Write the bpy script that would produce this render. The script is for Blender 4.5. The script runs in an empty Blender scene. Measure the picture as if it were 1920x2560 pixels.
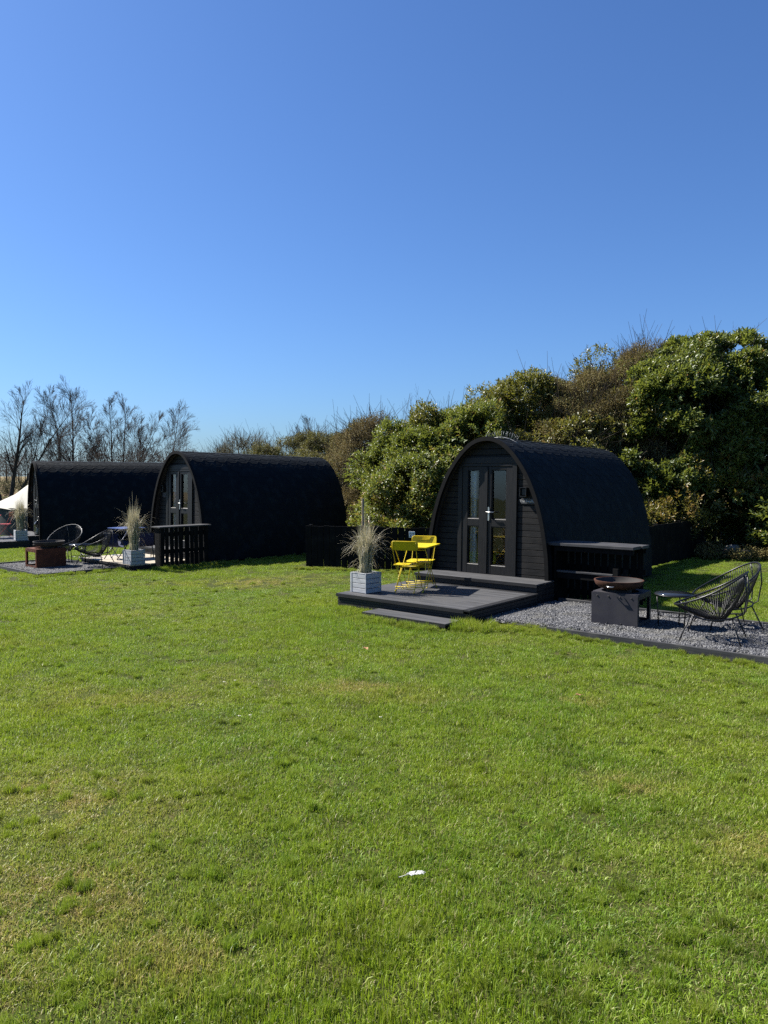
import bpy, math, random
import numpy as np
from mathutils import Vector, Matrix

random.seed(11)
RNG = np.random.default_rng(11)
S = bpy.context.scene
C = S.collection
PI = math.pi
R = math.radians

# ------------------------------------------------------------------ helpers
class MB:
    """Collects faces of one mesh; every face has a material slot."""
    def __init__(self):
        self.v, self.f, self.mi, self.sm = [], [], [], []

    def add(self, vs, fs, mi=0, smooth=False, M=None):
        o = len(self.v)
        if M is not None:
            vs = [M @ Vector(q) for q in vs]
        self.v += [tuple(q) for q in vs]
        for f in fs:
            self.f.append(tuple(i + o for i in f)); self.mi.append(mi); self.sm.append(smooth)

    def box(self, x0, x1, y0, y1, z0, z1, mi=0, M=None):
        vs = [(x0, y0, z0), (x1, y0, z0), (x1, y1, z0), (x0, y1, z0), (x0, y0, z1), (x1, y0, z1), (x1, y1, z1), (x0, y1, z1)]
        self.add(vs, [(0, 3, 2, 1), (4, 5, 6, 7), (0, 1, 5, 4), (1, 2, 6, 5), (2, 3, 7, 6), (3, 0, 4, 7)], mi, False, M)

    def prism(self, poly, axis, a0, a1, mi=0, M=None, smooth=False):
        """poly: 2-D outline; axis 'x','y','z' = extrusion axis."""
        def p3(q, a):
            if axis == 'z': return (q[0], q[1], a)
            if axis == 'y': return (q[0], a, q[1])
            return (a, q[0], q[1])
        n = len(poly)
        vs = [p3(q, a0) for q in poly] + [p3(q, a1) for q in poly]
        fs = [tuple(range(n))[::-1], tuple(range(n, 2 * n))]
        o = len(self.v)
        self.add(vs, fs, mi, False, M)
        for i in range(n):
            j = (i + 1) % n
            self.f.append((o + i, o + j, o + n + j, o + n + i)); self.mi.append(mi); self.sm.append(smooth)

    def tube(self, path, r, n=6, mi=0, closed=False, caps=True, M=None):
        P = [Vector(q) for q in path]
        m = len(P)
        rr = r if isinstance(r, (list, tuple)) else [r] * m
        vs, fs = [], []
        prev = None
        for i in range(m):
            if closed:
                t = (P[(i + 1) % m] - P[i - 1])
            else:
                t = P[min(i + 1, m - 1)] - P[max(i - 1, 0)]
            if t.length < 1e-9: t = Vector((0, 0, 1))
            t.normalize()
            if prev is None:
                a = Vector((0, 0, 1)) if abs(t.z) < .9 else Vector((1, 0, 0))
                nrm = t.cross(a).normalized()
            else:
                nrm = prev - t * prev.dot(t)
                nrm = nrm.normalized() if nrm.length > 1e-6 else t.orthogonal().normalized()
            prev = nrm
            b = t.cross(nrm)
            for k in range(n):
                a = 2 * PI * k / n
                vs.append(P[i] + (nrm * math.cos(a) + b * math.sin(a)) * rr[i])
        mm = m if closed else m - 1
        for i in range(mm):
            i2 = (i + 1) % m
            for k in range(n):
                k2 = (k + 1) % n
                fs.append((i * n + k, i * n + k2, i2 * n + k2, i2 * n + k))
        if caps and not closed:
            fs.append(tuple(range(n))[::-1]); fs.append(tuple((m - 1) * n + k for k in range(n)))
        self.add(vs, fs, mi, True, M)

    def lathe(self, prof, n=32, mi=0, M=None, smooth=True):
        """prof: (r,z) list, around z."""
        vs, fs = [], []
        for (r, z) in prof:
            for k in range(n):
                a = 2 * PI * k / n
                vs.append((r * math.cos(a), r * math.sin(a), z))
        for i in range(len(prof) - 1):
            for k in range(n):
                k2 = (k + 1) % n
                fs.append((i * n + k, i * n + k2, (i + 1) * n + k2, (i + 1) * n + k))
        self.add(vs, fs, mi, smooth, M)

    def build(self, name, mats, parent=None, bevel=0, loc=None, rotz=0):
        me = bpy.data.meshes.new(name)
        me.from_pydata(self.v, [], self.f)
        if not isinstance(mats, (list, tuple)): mats = [mats]
        for m in mats: me.materials.append(m)
        me.polygons.foreach_set('material_index', self.mi)
        me.polygons.foreach_set('use_smooth', self.sm)
        me.update()
        return link(name, me, parent, bevel, loc, rotz)

def link(name, me, parent=None, bevel=0, loc=None, rotz=0):
    o = bpy.data.objects.new(name, me)
    C.objects.link(o)
    if parent is not None: o.parent = parent
    if loc is not None: o.location = loc
    if rotz: o.rotation_euler = (0, 0, rotz)
    if bevel:
        b = o.modifiers.new('bevel', 'BEVEL'); b.width = bevel; b.segments = 2; b.limit_method = 'ANGLE'
    return o

def bigmesh(name, V, quads, mats, cols=None, tris=None, smooth=False, lk=True, parent=None):
    """large mesh from numpy arrays, optional per-point colour attribute 'vc'."""
    me = bpy.data.meshes.new(name)
    V = np.asarray(V, np.float32)
    me.vertices.add(len(V)); me.vertices.foreach_set('co', V.ravel())
    nq = 0 if quads is None else len(quads)
    nt = 0 if tris is None else len(tris)
    loops, starts, tot = [], [], []
    if nq:
        loops.append(np.asarray(quads, np.int32).ravel()); starts.append(np.arange(nq) * 4); tot.append(np.full(nq, 4))
    if nt:
        loops.append(np.asarray(tris, np.int32).ravel()); starts.append(nq * 4 + np.arange(nt) * 3); tot.append(np.full(nt, 3))
    loops = np.concatenate(loops); starts = np.concatenate(starts).astype(np.int32)
    me.loops.add(len(loops)); me.loops.foreach_set('vertex_index', loops)
    me.polygons.add(nq + nt); me.polygons.foreach_set('loop_start', starts)
    if smooth: me.polygons.foreach_set('use_smooth', np.ones(nq + nt, bool))
    for m in (mats if isinstance(mats, (list, tuple)) else [mats]): me.materials.append(m)
    me.update(calc_edges=True)
    if cols is not None:
        a = me.attributes.new('vc', 'FLOAT_COLOR', 'POINT')
        a.data.foreach_set('color', np.asarray(cols, np.float32).ravel())
    if not lk:
        return bpy.data.objects.new(name, me)
    return link(name, me, parent)

def tag(o, label=None, cat=None, group=None, kind=None):
    if label: o['label'] = label
    if cat: o['category'] = cat
    if group: o['group'] = group
    if kind: o['kind'] = kind
    return o

def thing(name, label, cat, loc=(0, 0, 0), rotz=0, group=None):
    o = bpy.data.objects.new(name, None); C.objects.link(o)
    o.location = loc; o.rotation_euler = (0, 0, rotz); o.empty_display_size = .1
    return tag(o, label, cat, group)

def copy_tree(o, loc, rotz, label, parent=None):
    c = o.copy(); C.objects.link(c)
    if parent is None:
        c.location = loc; c.rotation_euler = (0, 0, rotz); c['label'] = label
    else:
        c.parent = parent
    for ch in list(o.children): copy_tree(ch, None, 0, None, c)
    return c

def rrect(w, h, r, n=5):
    pts = []
    for (cx, cy, a0) in ((w / 2 - r, h / 2 - r, 0), (-w / 2 + r, h / 2 - r, 90), (-w / 2 + r, -h / 2 + r, 180), (w / 2 - r, -h / 2 + r, 270)):
        for k in range(n):
            a = R(a0 + 90 * k / (n - 1)); pts.append((cx + r * math.cos(a), cy + r * math.sin(a)))
    return pts

def frame(th, o):
    """local frame: rotz th (deg) at world point o -> function (x,y) -> world xy"""
    t = R(th); c, s = math.cos(t), math.sin(t)
    def f(x, y, z=0.): return (o[0] + c * x - s * y, o[1] + s * x + c * y, z)
    f.inv = lambda X, Y: ((X - o[0]) * c + (Y - o[1]) * s, -(X - o[0]) * s + (Y - o[1]) * c)
    f.th = t
    return f

def gz(x, y):
    s = np.clip((np.asarray(y) - 14) - .6 * np.asarray(x), 0, 20)
    return -.00068 * s * s

def gh(x, y):
    return gz(x, y) + np.where(np.abs(y) < 45, .010 * np.sin(np.asarray(x) * 1.3 + 1) * np.sin(np.asarray(y) * 1.1), 0) - .004

# frames: near pod (front centre), middle pod, left pod
NP = frame(-39.5, (1.697, 12.98)); NZ = .36
MP = frame(-43.5, (-5.07, 18.7)); MZ = .30
LP = frame(-57.0, (-11.3, 24.8)); LZ = .17
def NR(x, y, z=0.): return NP(x + 1.19, y, z)     # near site measured from the pod's right front corner

# ---------------------------------------------------------------- materials
def nodes(name):
    m = bpy.data.materials.new(name); m.use_nodes = True
    nt = m.node_tree
    for n in list(nt.nodes):
        if n.type != 'OUTPUT_MATERIAL': nt.nodes.remove(n)
    out = nt.nodes[0]
    def N(t, **k):
        n = nt.nodes.new(t)
        for a, b in k.items():
            if a.startswith('_'): n.inputs[int(a[1:])].default_value = b
            else: setattr(n, a, b)
        return n
    L = nt.links.new
    return m, N, L, out

def ramp(N, L, fac, stops):
    r = N('ShaderNodeValToRGB')
    e = r.color_ramp.elements
    while len(e) < len(stops): e.new(.5)
    for i, (p, c) in enumerate(stops):
        e[i].position = p; e[i].color = (*c, 1) if len(c) == 3 else c
    L(fac, r.inputs[0]); return r.outputs[0]

def mat(name, col, rough=.6, var=.3, scale=(6, 6, 6), bump=.15, bscale=None, spec=.3, metal=0., detail=6, dirt=None, obj=True):
    """principled with stretched noise in colour, gloss and bump; dirt=(colour, scale, amount)"""
    m, N, L, out = nodes(name)
    p = N('ShaderNodeBsdfPrincipled'); L(p.outputs[0], out.inputs[0])
    tc = N('ShaderNodeTexCoord'); mp = N('ShaderNodeMapping'); mp.inputs['Scale'].default_value = scale
    L(tc.outputs['Object'], mp.inputs[0])
    nz = N('ShaderNodeTexNoise'); nz.inputs['Scale'].default_value = 1; nz.inputs['Detail'].default_value = detail; nz.inputs['Roughness'].default_value = .65
    L(mp.outputs[0], nz.inputs['Vector'])
    lo = tuple(max(0, c * (1 - var)) for c in col); hi = tuple(c * (1 + var) for c in col)
    cc = ramp(N, L, nz.outputs[0], [(.3, lo), (.7, hi)])
    if dirt:
        n2 = N('ShaderNodeTexNoise'); n2.inputs['Scale'].default_value = dirt[1]; n2.inputs['Detail'].default_value = 5
        L(tc.outputs['Object'], n2.inputs['Vector'])
        f2 = ramp(N, L, n2.outputs[0], [(.5, (0, 0, 0)), (.68, (dirt[2],) * 3)])
        mx = N('ShaderNodeMix', data_type='RGBA'); L(f2, mx.inputs[0]); L(cc, mx.inputs[6]); mx.inputs[7].default_value = (*dirt[0], 1)
        cc = mx.outputs[2]
    L(cc, p.inputs['Base Color'])
    p.inputs['Roughness'].default_value = rough; p.inputs['Specular IOR Level'].default_value = spec; p.inputs['Metallic'].default_value = metal
    rr = N('ShaderNodeMapRange'); rr.inputs[3].default_value = max(0, rough - .12); rr.inputs[4].default_value = min(1, rough + .12)
    L(nz.outputs[0], rr.inputs[0]); L(rr.outputs[0], p.inputs['Roughness'])
    if bump:
        b = N('ShaderNodeBump'); b.inputs['Strength'].default_value = bump; b.inputs['Distance'].default_value = .01
        L(nz.outputs[0], b.inputs['Height']); L(b.outputs[0], p.inputs['Normal'])
    return m

M_clad = mat('black_stained_cladding', (.011, .0105, .0102), .6, .45, (3, 40, 40), .25, dirt=((.021, .019, .0175), 5, .6), spec=.18)
M_frame = mat('dark_painted_joinery', (.0055, .0052, .0056), .5, .3, (40, 40, 4), .12)
M_trim = mat('black_roof_trim', (.0036, .0036, .0039), .7, .4, (12, 12, 12), .2, spec=.12)
M_roof = mat('black_felt_shingle', (.0033, .0056, .0078), .72, .35, (90, 90, 90), .22, spec=.13, dirt=((.0085, .0125, .0155), 4.5, 1.0))
M_inner = mat('dark_lining', (.02, .018, .016), .8, .3)
M_blackwood = mat('black_fence_stain', (.0036, .0036, .0038), .75, .5, (25, 25, 2.5), .3, spec=.1, dirt=((.015, .0145, .014), 4, .5))
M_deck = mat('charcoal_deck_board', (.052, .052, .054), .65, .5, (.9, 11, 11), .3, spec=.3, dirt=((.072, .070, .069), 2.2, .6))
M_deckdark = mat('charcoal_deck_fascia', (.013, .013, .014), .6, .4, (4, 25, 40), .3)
M_pine = mat('new_pale_decking', (.36, .315, .245), .65, .22, (2.5, 45, 20), .3)
M_slate = mat('grey_slatted_planter', (.34, .345, .355), .55, .2, (4, 30, 30), .15, dirt=((.24, .245, .25), 6, .5))
M_soil = mat('potting_soil', (.035, .026, .018), .95, .5, (30, 30, 30), .8)
M_yellow = mat('yellow_powder_coat', (.54, .405, .003), .42, .07, (9, 9, 9), .04, spec=.35, dirt=((.36, .265, .012), 14, .4))
M_red = mat('coral_red_powder_coat', (.42, .065, .04), .42, .08, (9, 9, 9), .04)
M_blue = mat('blue_powder_coat', (.05, .075, .19), .4, .1, (9, 9, 9), .04)
M_bluedark = mat('navy_sling_cloth', (.006, .011, .045), .8, .2, (40, 40, 40), .1)
M_blackmetal = mat('black_metal_tube', (.009, .009, .0095), .38, .2, (20, 20, 20), .05, spec=.4)
M_cord = mat('black_plastic_cord', (.009, .009, .0095), .4, .15, (20, 20, 20), 0, spec=.3)
M_glosstop = mat('black_glass_tabletop', (.018, .022, .03), .12, .1, (5, 5, 5), 0, spec=.5)
M_steel = mat('dark_painted_steel', (.036, .034, .040), .62, .16, (5, 5, 5), .05, spec=.2, dirt=((.05, .047, .046), 4, .6))
M_rust = mat('brown_rusted_steel', (.085, .030, .017), .75, .35, (7, 7, 7), .2, spec=.15, dirt=((.14, .05, .02), 5, .7))
M_rustbowl = mat('orange_rusted_steel_bowl', (.068, .031, .020), .78, .4, (9, 9, 9), .2, spec=.15, dirt=((.045, .024, .017), 5, .9))
M_bowlin = mat('sooty_steel', (.035, .030, .027), .8, .4, (9, 9, 9), .2)
M_chrome = mat('brushed_steel_handle', (.48, .475, .465), .34, .08, (30, 30, 30), 0, metal=.9, spec=.5)
M_white = mat('white_plastic', (.8, .8, .79), .45, .05)
M_ink = mat('black_ink', (.01, .01, .01), .5, .1)
M_sign = mat('slate_name_plate', (.045, .045, .047), .5, .3, (20, 20, 20), .1)
M_letter = mat('pale_grey_lettering', (.42, .42, .41), .5, .1)
M_curtain = mat('pale_blue_curtain', (.66, .76, .84), .9, .08, (60, 60, 3), .1)
M_sawn = mat('weathered_sawn_timber', (.30, .235, .16), .75, .35, (30, 30, 3), .3)
M_edge = mat('grey_edging_timber', (.035, .035, .037), .7, .4, (3, 30, 30), .35, dirt=((.07, .067, .063), 5, .6))
M_canvas = mat('cream_canvas', (.40, .385, .33), .85, .06, (3, 3, 3), .1, spec=.1)
M_canvasshade = mat('shaded_tent_wall', (.05, .052, .05), .8, .2)  # tent wall below the eaves: its shade is put into this dark grey
M_candle = mat('ivory_candle_wax', (.72, .68, .58), .6, .05)
M_bark = mat('grey_brown_bark', (.062, .05, .04), .9, .4, (14, 14, 4), .6, spec=.1, dirt=((.1, .09, .07), 3, .6))
M_twig = mat('dark_twig_bark', (.058, .048, .042), .9, .3, (14, 14, 4), 0, spec=.1)
M_feather = mat('white_feather', (.46, .46, .455), .7, .06, (120, 8, 8), .2)
M_deadleaf = mat('dry_brown_leaf', (.32, .17, .08), .8, .3, (30, 30, 30), .1)
M_stone = mat('grey_field_stone', (.16, .155, .145), .9, .3, (8, 8, 8), .6)
M_spike = mat('clear_bird_spike_plastic', (.22, .22, .21), .3, .05, spec=.5)
M_petal = mat('daisy_petals', (.5, .5, .49), .7, .04)

def glass_mat():
    m, N, L, out = nodes('door_glass')
    g = N('ShaderNodeBsdfGlossy'); g.inputs['Roughness'].default_value = .015; g.inputs[0].default_value = (.95, .97, 1, 1)
    t = N('ShaderNodeBsdfTransparent'); t.inputs[0].default_value = (.85, .88, .88, 1)
    f = N('ShaderNodeFresnel'); f.inputs[0].default_value = 1.75
    tc = N('ShaderNodeTexCoord'); nz = N('ShaderNodeTexNoise'); nz.inputs['Scale'].default_value = 2.2
    L(tc.outputs['Object'], nz.inputs['Vector'])
    b = N('ShaderNodeBump'); b.inputs['Strength'].default_value = .05; b.inputs['Distance'].default_value = .02
    L(nz.outputs[0], b.inputs['Height']); L(b.outputs[0], g.inputs['Normal'])
    x = N('ShaderNodeMixShader'); L(f.outputs[0], x.inputs[0]); L(t.outputs[0], x.inputs[1]); L(g.outputs[0], x.inputs[2])
    L(x.outputs[0], out.inputs[0]); return m
M_glass = glass_mat()

def leaf_mat(name, stops, rough=.35, spec=.5, trans=.3, tcol=(.16, .22, .02)):
    """leaf: colour from the per-leaf random value in attribute vc, with some light passing through"""
    m, N, L, out = nodes(name)
    a = N('ShaderNodeAttribute', attribute_name='vc')
    sx = N('ShaderNodeSeparateColor'); L(a.outputs['Color'], sx.inputs[0])
    c = ramp(N, L, sx.outputs[0], stops)
    p = N('ShaderNodeBsdfPrincipled'); p.inputs['Roughness'].default_value = rough; p.inputs['Specular IOR Level'].default_value = spec
    L(c, p.inputs['Base Color'])
    t = N('ShaderNodeBsdfTranslucent')
    mt = N('ShaderNodeMix', data_type='RGBA', blend_type='MULTIPLY'); mt.inputs[0].default_value = 0.
    mx = N('ShaderNodeMix', data_type='RGBA'); mx.inputs[0].default_value = .6; L(c, mx.inputs[6]); mx.inputs[7].default_value = (*tcol, 1)
    L(mx.outputs[2], t.inputs[0])
    x = N('ShaderNodeMixShader'); x.inputs[0].default_value = trans
    L(p.outputs[0], x.inputs[1]); L(t.outputs[0], x.inputs[2]); L(x.outputs[0], out.inputs[0])
    return m
M_laurel = leaf_mat('glossy_laurel_leaf', [(0, (.032, .052, .013)), (.45, (.080, .112, .025)), (.8, (.145, .180, .042)), (.95, (.20, .20, .05)), (1, (.24, .13, .03))], .38, .44, .38, (.24, .27, .03))
M_laurelyoung = leaf_mat('yellow_green_laurel_leaf', [(0, (.042, .055, .014)), (.5, (.095, .106, .024)), (.85, (.155, .150, .036)), (1, (.24, .15, .04))], .36, .55, .34, (.26, .25, .03))
M_olive = leaf_mat('olive_spring_leaf', [(0, (.05, .056, .018)), (.5, (.115, .115, .034)), (.85, (.18, .16, .055)), (1, (.17, .11, .05))], .55, .3, .3, (.2, .18, .04))
M_brownleaf = leaf_mat('brown_budding_leaf', [(0, (.085, .066, .030)), (.5, (.18, .145, .058)), (.85, (.23, .20, .07)), (1, (.16, .19, .05))], .65, .2, .25, (.2, .14, .05))
M_blossom = leaf_mat('pale_hawthorn_leaf', [(0, (.055, .055, .03)), (.5, (.12, .115, .065)), (.8, (.19, .18, .12)), (1, (.32, .30, .24))], .6, .2, .3, (.22, .2, .1))
M_reed = leaf_mat('dry_grass_blade', [(0, (.17, .19, .10)), (.35, (.33, .32, .20)), (.7, (.52, .47, .36)), (1, (.62, .48, .25))], .55, .3, .3, (.4, .34, .18))
M_farwood = leaf_mat('distant_bare_wood', [(0, (.035, .032, .028)), (.6, (.07, .058, .05)), (1, (.095, .08, .062))], .9, .1, .2, (.1, .08, .06))
M_farhedge = leaf_mat('dark_field_hedge_leaf', [(0, (.016, .02, .01)), (.6, (.04, .045, .02)), (1, (.075, .07, .04))], .7, .2, .2, (.1, .1, .03))

def world_noise(N, L, sc, det=4, rough=.6):
    g = N('ShaderNodeNewGeometry')
    nz = N('ShaderNodeTexNoise'); nz.inputs['Scale'].default_value = sc; nz.inputs['Detail'].default_value = det; nz.inputs['Roughness'].default_value = rough
    L(g.outputs['Position'], nz.inputs['Vector']); return nz.outputs[0]

def mixc(N, L, fac, a, b):
    x = N('ShaderNodeMix', data_type='RGBA')
    if hasattr(fac, 'node'): L(fac, x.inputs[0])
    else: x.inputs[0].default_value = fac
    for s, q in ((6, a), (7, b)):
        if hasattr(q, 'node'): L(q, x.inputs[s])
        else: x.inputs[s].default_value = (*q, 1)
    return x.outputs[2]

def grass_mat():
    m, N, L, out = nodes('lawn_blade')
    a = N('ShaderNodeAttribute', attribute_name='vc'); sx = N('ShaderNodeSeparateColor'); L(a.outputs['Color'], sx.inputs[0])
    base = ramp(N, L, sx.outputs[0], [(0, (.045, .105, .008)), (.4, (.135, .235, .012)), (.75, (.245, .345, .024)), (1, (.48, .54, .17))])
    n1 = world_noise(N, L, .55, 5, .65)                       # broad yellow-green / blue-green drifts
    f1 = ramp(N, L, n1, [(.38, (0, 0, 0)), (.66, (1, 1, 1))])
    c1 = mixc(N, L, f1, (.095, .210, .012), (.260, .300, .010))
    c = mixc(N, L, .5, base, c1)
    n3 = ramp(N, L, world_noise(N, L, 2.6, 5, .7), [(.32, (.50,) * 3), (.5, (1, 1, 1)), (.68, (1.34, 1.26, 1.5))])   # darker and paler kinds of grass
    mm = N('ShaderNodeMix', data_type='RGBA', blend_type='MULTIPLY'); mm.inputs[0].default_value = 1; L(c, mm.inputs[6]); L(n3, mm.inputs[7]); c = mm.outputs[2]
    c = mixc(N, L, sx.outputs[2], c, (.40, .33, .17))          # straw blades
    d = N('ShaderNodeAttribute', attribute_name='dry', attribute_type='INSTANCER')
    mul = N('ShaderNodeMath', operation='MULTIPLY'); L(d.outputs['Fac'], mul.inputs[0])
    n2 = world_noise(N, L, 9, 4, .7); f2 = ramp(N, L, n2, [(.32, (.25,) * 3), (.62, (1, 1, 1))]); L(f2, mul.inputs[1])
    c = mixc(N, L, mul.outputs[0], c, (.44, .31, .12))
    p = N('ShaderNodeBsdfPrincipled'); p.inputs['Roughness'].default_value = .45; p.inputs['Specular IOR Level'].default_value = .30
    L(c, p.inputs['Base Color'])
    t = N('ShaderNodeBsdfTranslucent'); L(mixc(N, L, .5, c, (.27, .36, .02)), t.inputs[0])
    x = N('ShaderNodeMixShader'); x.inputs[0].default_value = .42
    L(p.outputs[0], x.inputs[1]); L(t.outputs[0], x.inputs[2]); L(x.outputs[0], out.inputs[0]); return m
M_grass = grass_mat()

def ground_mat():
    m, N, L, out = nodes('lawn_soil_and_field')
    p = N('ShaderNodeBsdfPrincipled'); p.inputs['Roughness'].default_value = .95; p.inputs['Specular IOR Level'].default_value = .1
    lawn = ramp(N, L, world_noise(N, L, 6, 8, .7), [(.3, (.018, .024, .006)), (.5, (.04, .05, .010)), (.7, (.09, .075, .03))])
    far = ramp(N, L, world_noise(N, L, .12, 6, .6), [(.35, (.10, .12, .03)), (.5, (.17, .125, .065)), (.7, (.20, .135, .075))])
    g = N('ShaderNodeNewGeometry'); s = N('ShaderNodeSeparateXYZ'); L(g.outputs['Position'], s.inputs[0])
    mr = N('ShaderNodeMapRange'); mr.inputs[1].default_value = 40; mr.inputs[2].default_value = 56; L(s.outputs[1], mr.inputs[0])
    L(mixc(N, L, mr.outputs[0], lawn, far), p.inputs['Base Color'])
    b = N('ShaderNodeBump'); b.inputs['Strength'].default_value = .6; b.inputs['Distance'].default_value = .03
    L(world_noise(N, L, 25, 6, .7), b.inputs['Height']); L(b.outputs[0], p.inputs['Normal'])
    L(p.outputs[0], out.inputs[0]); return m
M_ground = ground_mat()

def gravel_mat():
    m, N, L, out = nodes('grey_slate_chipping')
    a = N('ShaderNodeAttribute', attribute_name='vc'); sx = N('ShaderNodeSeparateColor'); L(a.outputs['Color'], sx.inputs[0])
    p = N('ShaderNodeBsdfPrincipled'); p.inputs['Roughness'].default_value = .75; p.inputs['Specular IOR Level'].default_value = .3
    c = ramp(N, L, sx.outputs[0], [(0, (.025, .026, .029)), (.5, (.068, .069, .075)), (.85, (.135, .136, .14)), (1, (.26, .25, .235))])
    c = mixc(N, L, ramp(N, L, world_noise(N, L, 2.2, 5), [(.5, (0, 0, 0)), (.75, (.35,) * 3)]), c, (.17, .155, .10))
    L(c, p.inputs['Base Color']); L(p.outputs[0], out.inputs[0]); return m
M_gravel = gravel_mat()
M_gravelbed = mat('gravel_bed', (.03, .03, .032), .9, .6, (60, 60, 60), .8, spec=.1)

# ------------------------------------------------------------- camera, light
H = 2.05
cam = bpy.data.objects.new('camera', bpy.data.cameras.new('camera')); C.objects.link(cam)
cam.data.sensor_fit = 'VERTICAL'; cam.data.sensor_height = 36; cam.data.lens = 1925 / 2560 * 36
cam.location = (0, 0, H); cam.rotation_euler = (R(90) - math.atan(93 / 1925), 0, 0)
cam.data.clip_end = 3000; cam.data.clip_start = .05
S.camera = cam

sdir = Vector((-.61, .25, .70)).normalized()
sun = bpy.data.objects.new('sun', bpy.data.lights.new('sun', 'SUN')); C.objects.link(sun)
sun.data.energy = 5.0; sun.data.angle = R(.53); sun.data.color = (1, .955, .88)
sun.rotation_euler = sdir.to_track_quat('Z', 'Y').to_euler()
w = bpy.data.worlds.new('World'); S.world = w; w.use_nodes = True
nt = w.node_tree
sky = nt.nodes.new('ShaderNodeTexSky'); sky.sky_type = 'NISHITA'; sky.sun_disc = False
sky.sun_elevation = math.asin(sdir.z); sky.sun_rotation = math.atan2(sdir.x, sdir.y)
sky.air_density = 1.0; sky.dust_density = .9; sky.ozone_density = 2.2; sky.altitude = 0
bg = nt.nodes['Background']; bg.inputs[1].default_value = .057
tint = nt.nodes.new('ShaderNodeMix'); tint.data_type = 'RGBA'; tint.blend_type = 'MULTIPLY'; tint.inputs[0].default_value = 1
tint.inputs[7].default_value = (.475, .715, 1.08, 1)
nt.links.new(sky.outputs[0], tint.inputs[6]); nt.links.new(tint.outputs[2], bg.inputs[0])
S.view_settings.view_transform = 'Standard'; S.view_settings.look = 'None'
S.view_settings.exposure = 1.3; S.view_settings.gamma = 1
S.cycles.max_bounces = 8; S.cycles.transparent_max_bounces = 16
S.cycles.use_denoising = False; S.cycles.caustics_reflective = False; S.cycles.sample_clamp_indirect = 1.0

# -------------------------------------------------------------------- ground
def axis(lo, hi, step, far):
    a = list(np.arange(lo, hi + .01, step)); v = hi; d = step
    while v < far: d *= 1.35; v += d; a.append(v)
    v = lo; d = step
    while v > -far: d *= 1.35; v -= d; a.insert(0, v)
    return np.array(a)
xs = axis(-20, 14, .5, 900); ys = axis(-4, 40, .5, 900)
X, Y = np.meshgrid(xs, ys)
Z = gh(X, Y)
nx, ny = len(xs), len(ys)
idx = np.arange(nx * ny).reshape(ny, nx)
q = np.stack([idx[:-1, :-1], idx[:-1, 1:], idx[1:, 1:], idx[1:, :-1]], -1).reshape(-1, 4)
gr = bigmesh('lawn', np.stack([X, Y, Z], -1).reshape(-1, 3), q, M_ground, smooth=True)
tag(gr, 'mown lawn running out to brown fields beyond', 'lawn', kind='structure')

# --------------------------------------------------------------------- grass
def blades(n, rad, hlo, hhi, wid, straw, seed, lean=.55):
    r = np.random.default_rng(seed)
    a = r.uniform(0, 2 * PI, n); rr = rad * np.sqrt(r.uniform(0, 1, n)) * (1 + .25 * r.normal(0, 1, n).clip(-1, 1.5))
    x, y = rr * np.cos(a), rr * np.sin(a)
    clump = .5 + .25 * np.sin(x * 47 + seed) * np.sin(y * 43 + 2 * seed) + .25 * np.sin(x * 23 - y * 19 + seed * 3)
    h = r.uniform(hlo, hhi, n) * (.45 + .8 * clump)
    az = r.uniform(0, 2 * PI, n); ln = np.abs(r.normal(0, lean, n)).clip(0, 1.35)
    dx, dy = np.cos(az), np.sin(az)
    fx = az + PI / 2 + r.normal(0, .7, n); wx, wy = np.cos(fx), np.sin(fx)
    ww = wid * r.uniform(.6, 1.35, n) / 2
    mh = h * .55
    b0 = np.stack([x, y, np.full(n, -.006)], -1); W = np.stack([wx * ww, wy * ww, 0 * ww], -1)
    md = b0 + np.stack([dx * np.sin(ln * .55) * mh, dy * np.sin(ln * .55) * mh, np.cos(ln * .55) * mh], -1)
    tp = md + np.stack([dx * np.sin(ln * 1.3) * (h - mh), dy * np.sin(ln * 1.3) * (h - mh), np.cos(ln * 1.3) * (h - mh)], -1)
    V = np.stack([b0 - W, b0 + W, md + W * .85, md - W * .85, tp], 1).reshape(-1, 3)
    o = np.arange(n) * 5
    Q = np.stack([o, o + 1, o + 2, o + 3], -1); T = np.stack([o + 3, o + 2, o + 4], -1)
    col = np.zeros((n, 5, 4), np.float32); col[..., 3] = 1
    col[..., 0] = r.uniform(0, 1, n)[:, None]
    col[:, 2:4, 1] = .55; col[:, 4, 1] = 1
    col[..., 2] = (r.uniform(0, 1, n) < straw)[:, None] * r.uniform(.5, 1, n)[:, None]
    return V, Q, T, col.reshape(-1, 4)

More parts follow.
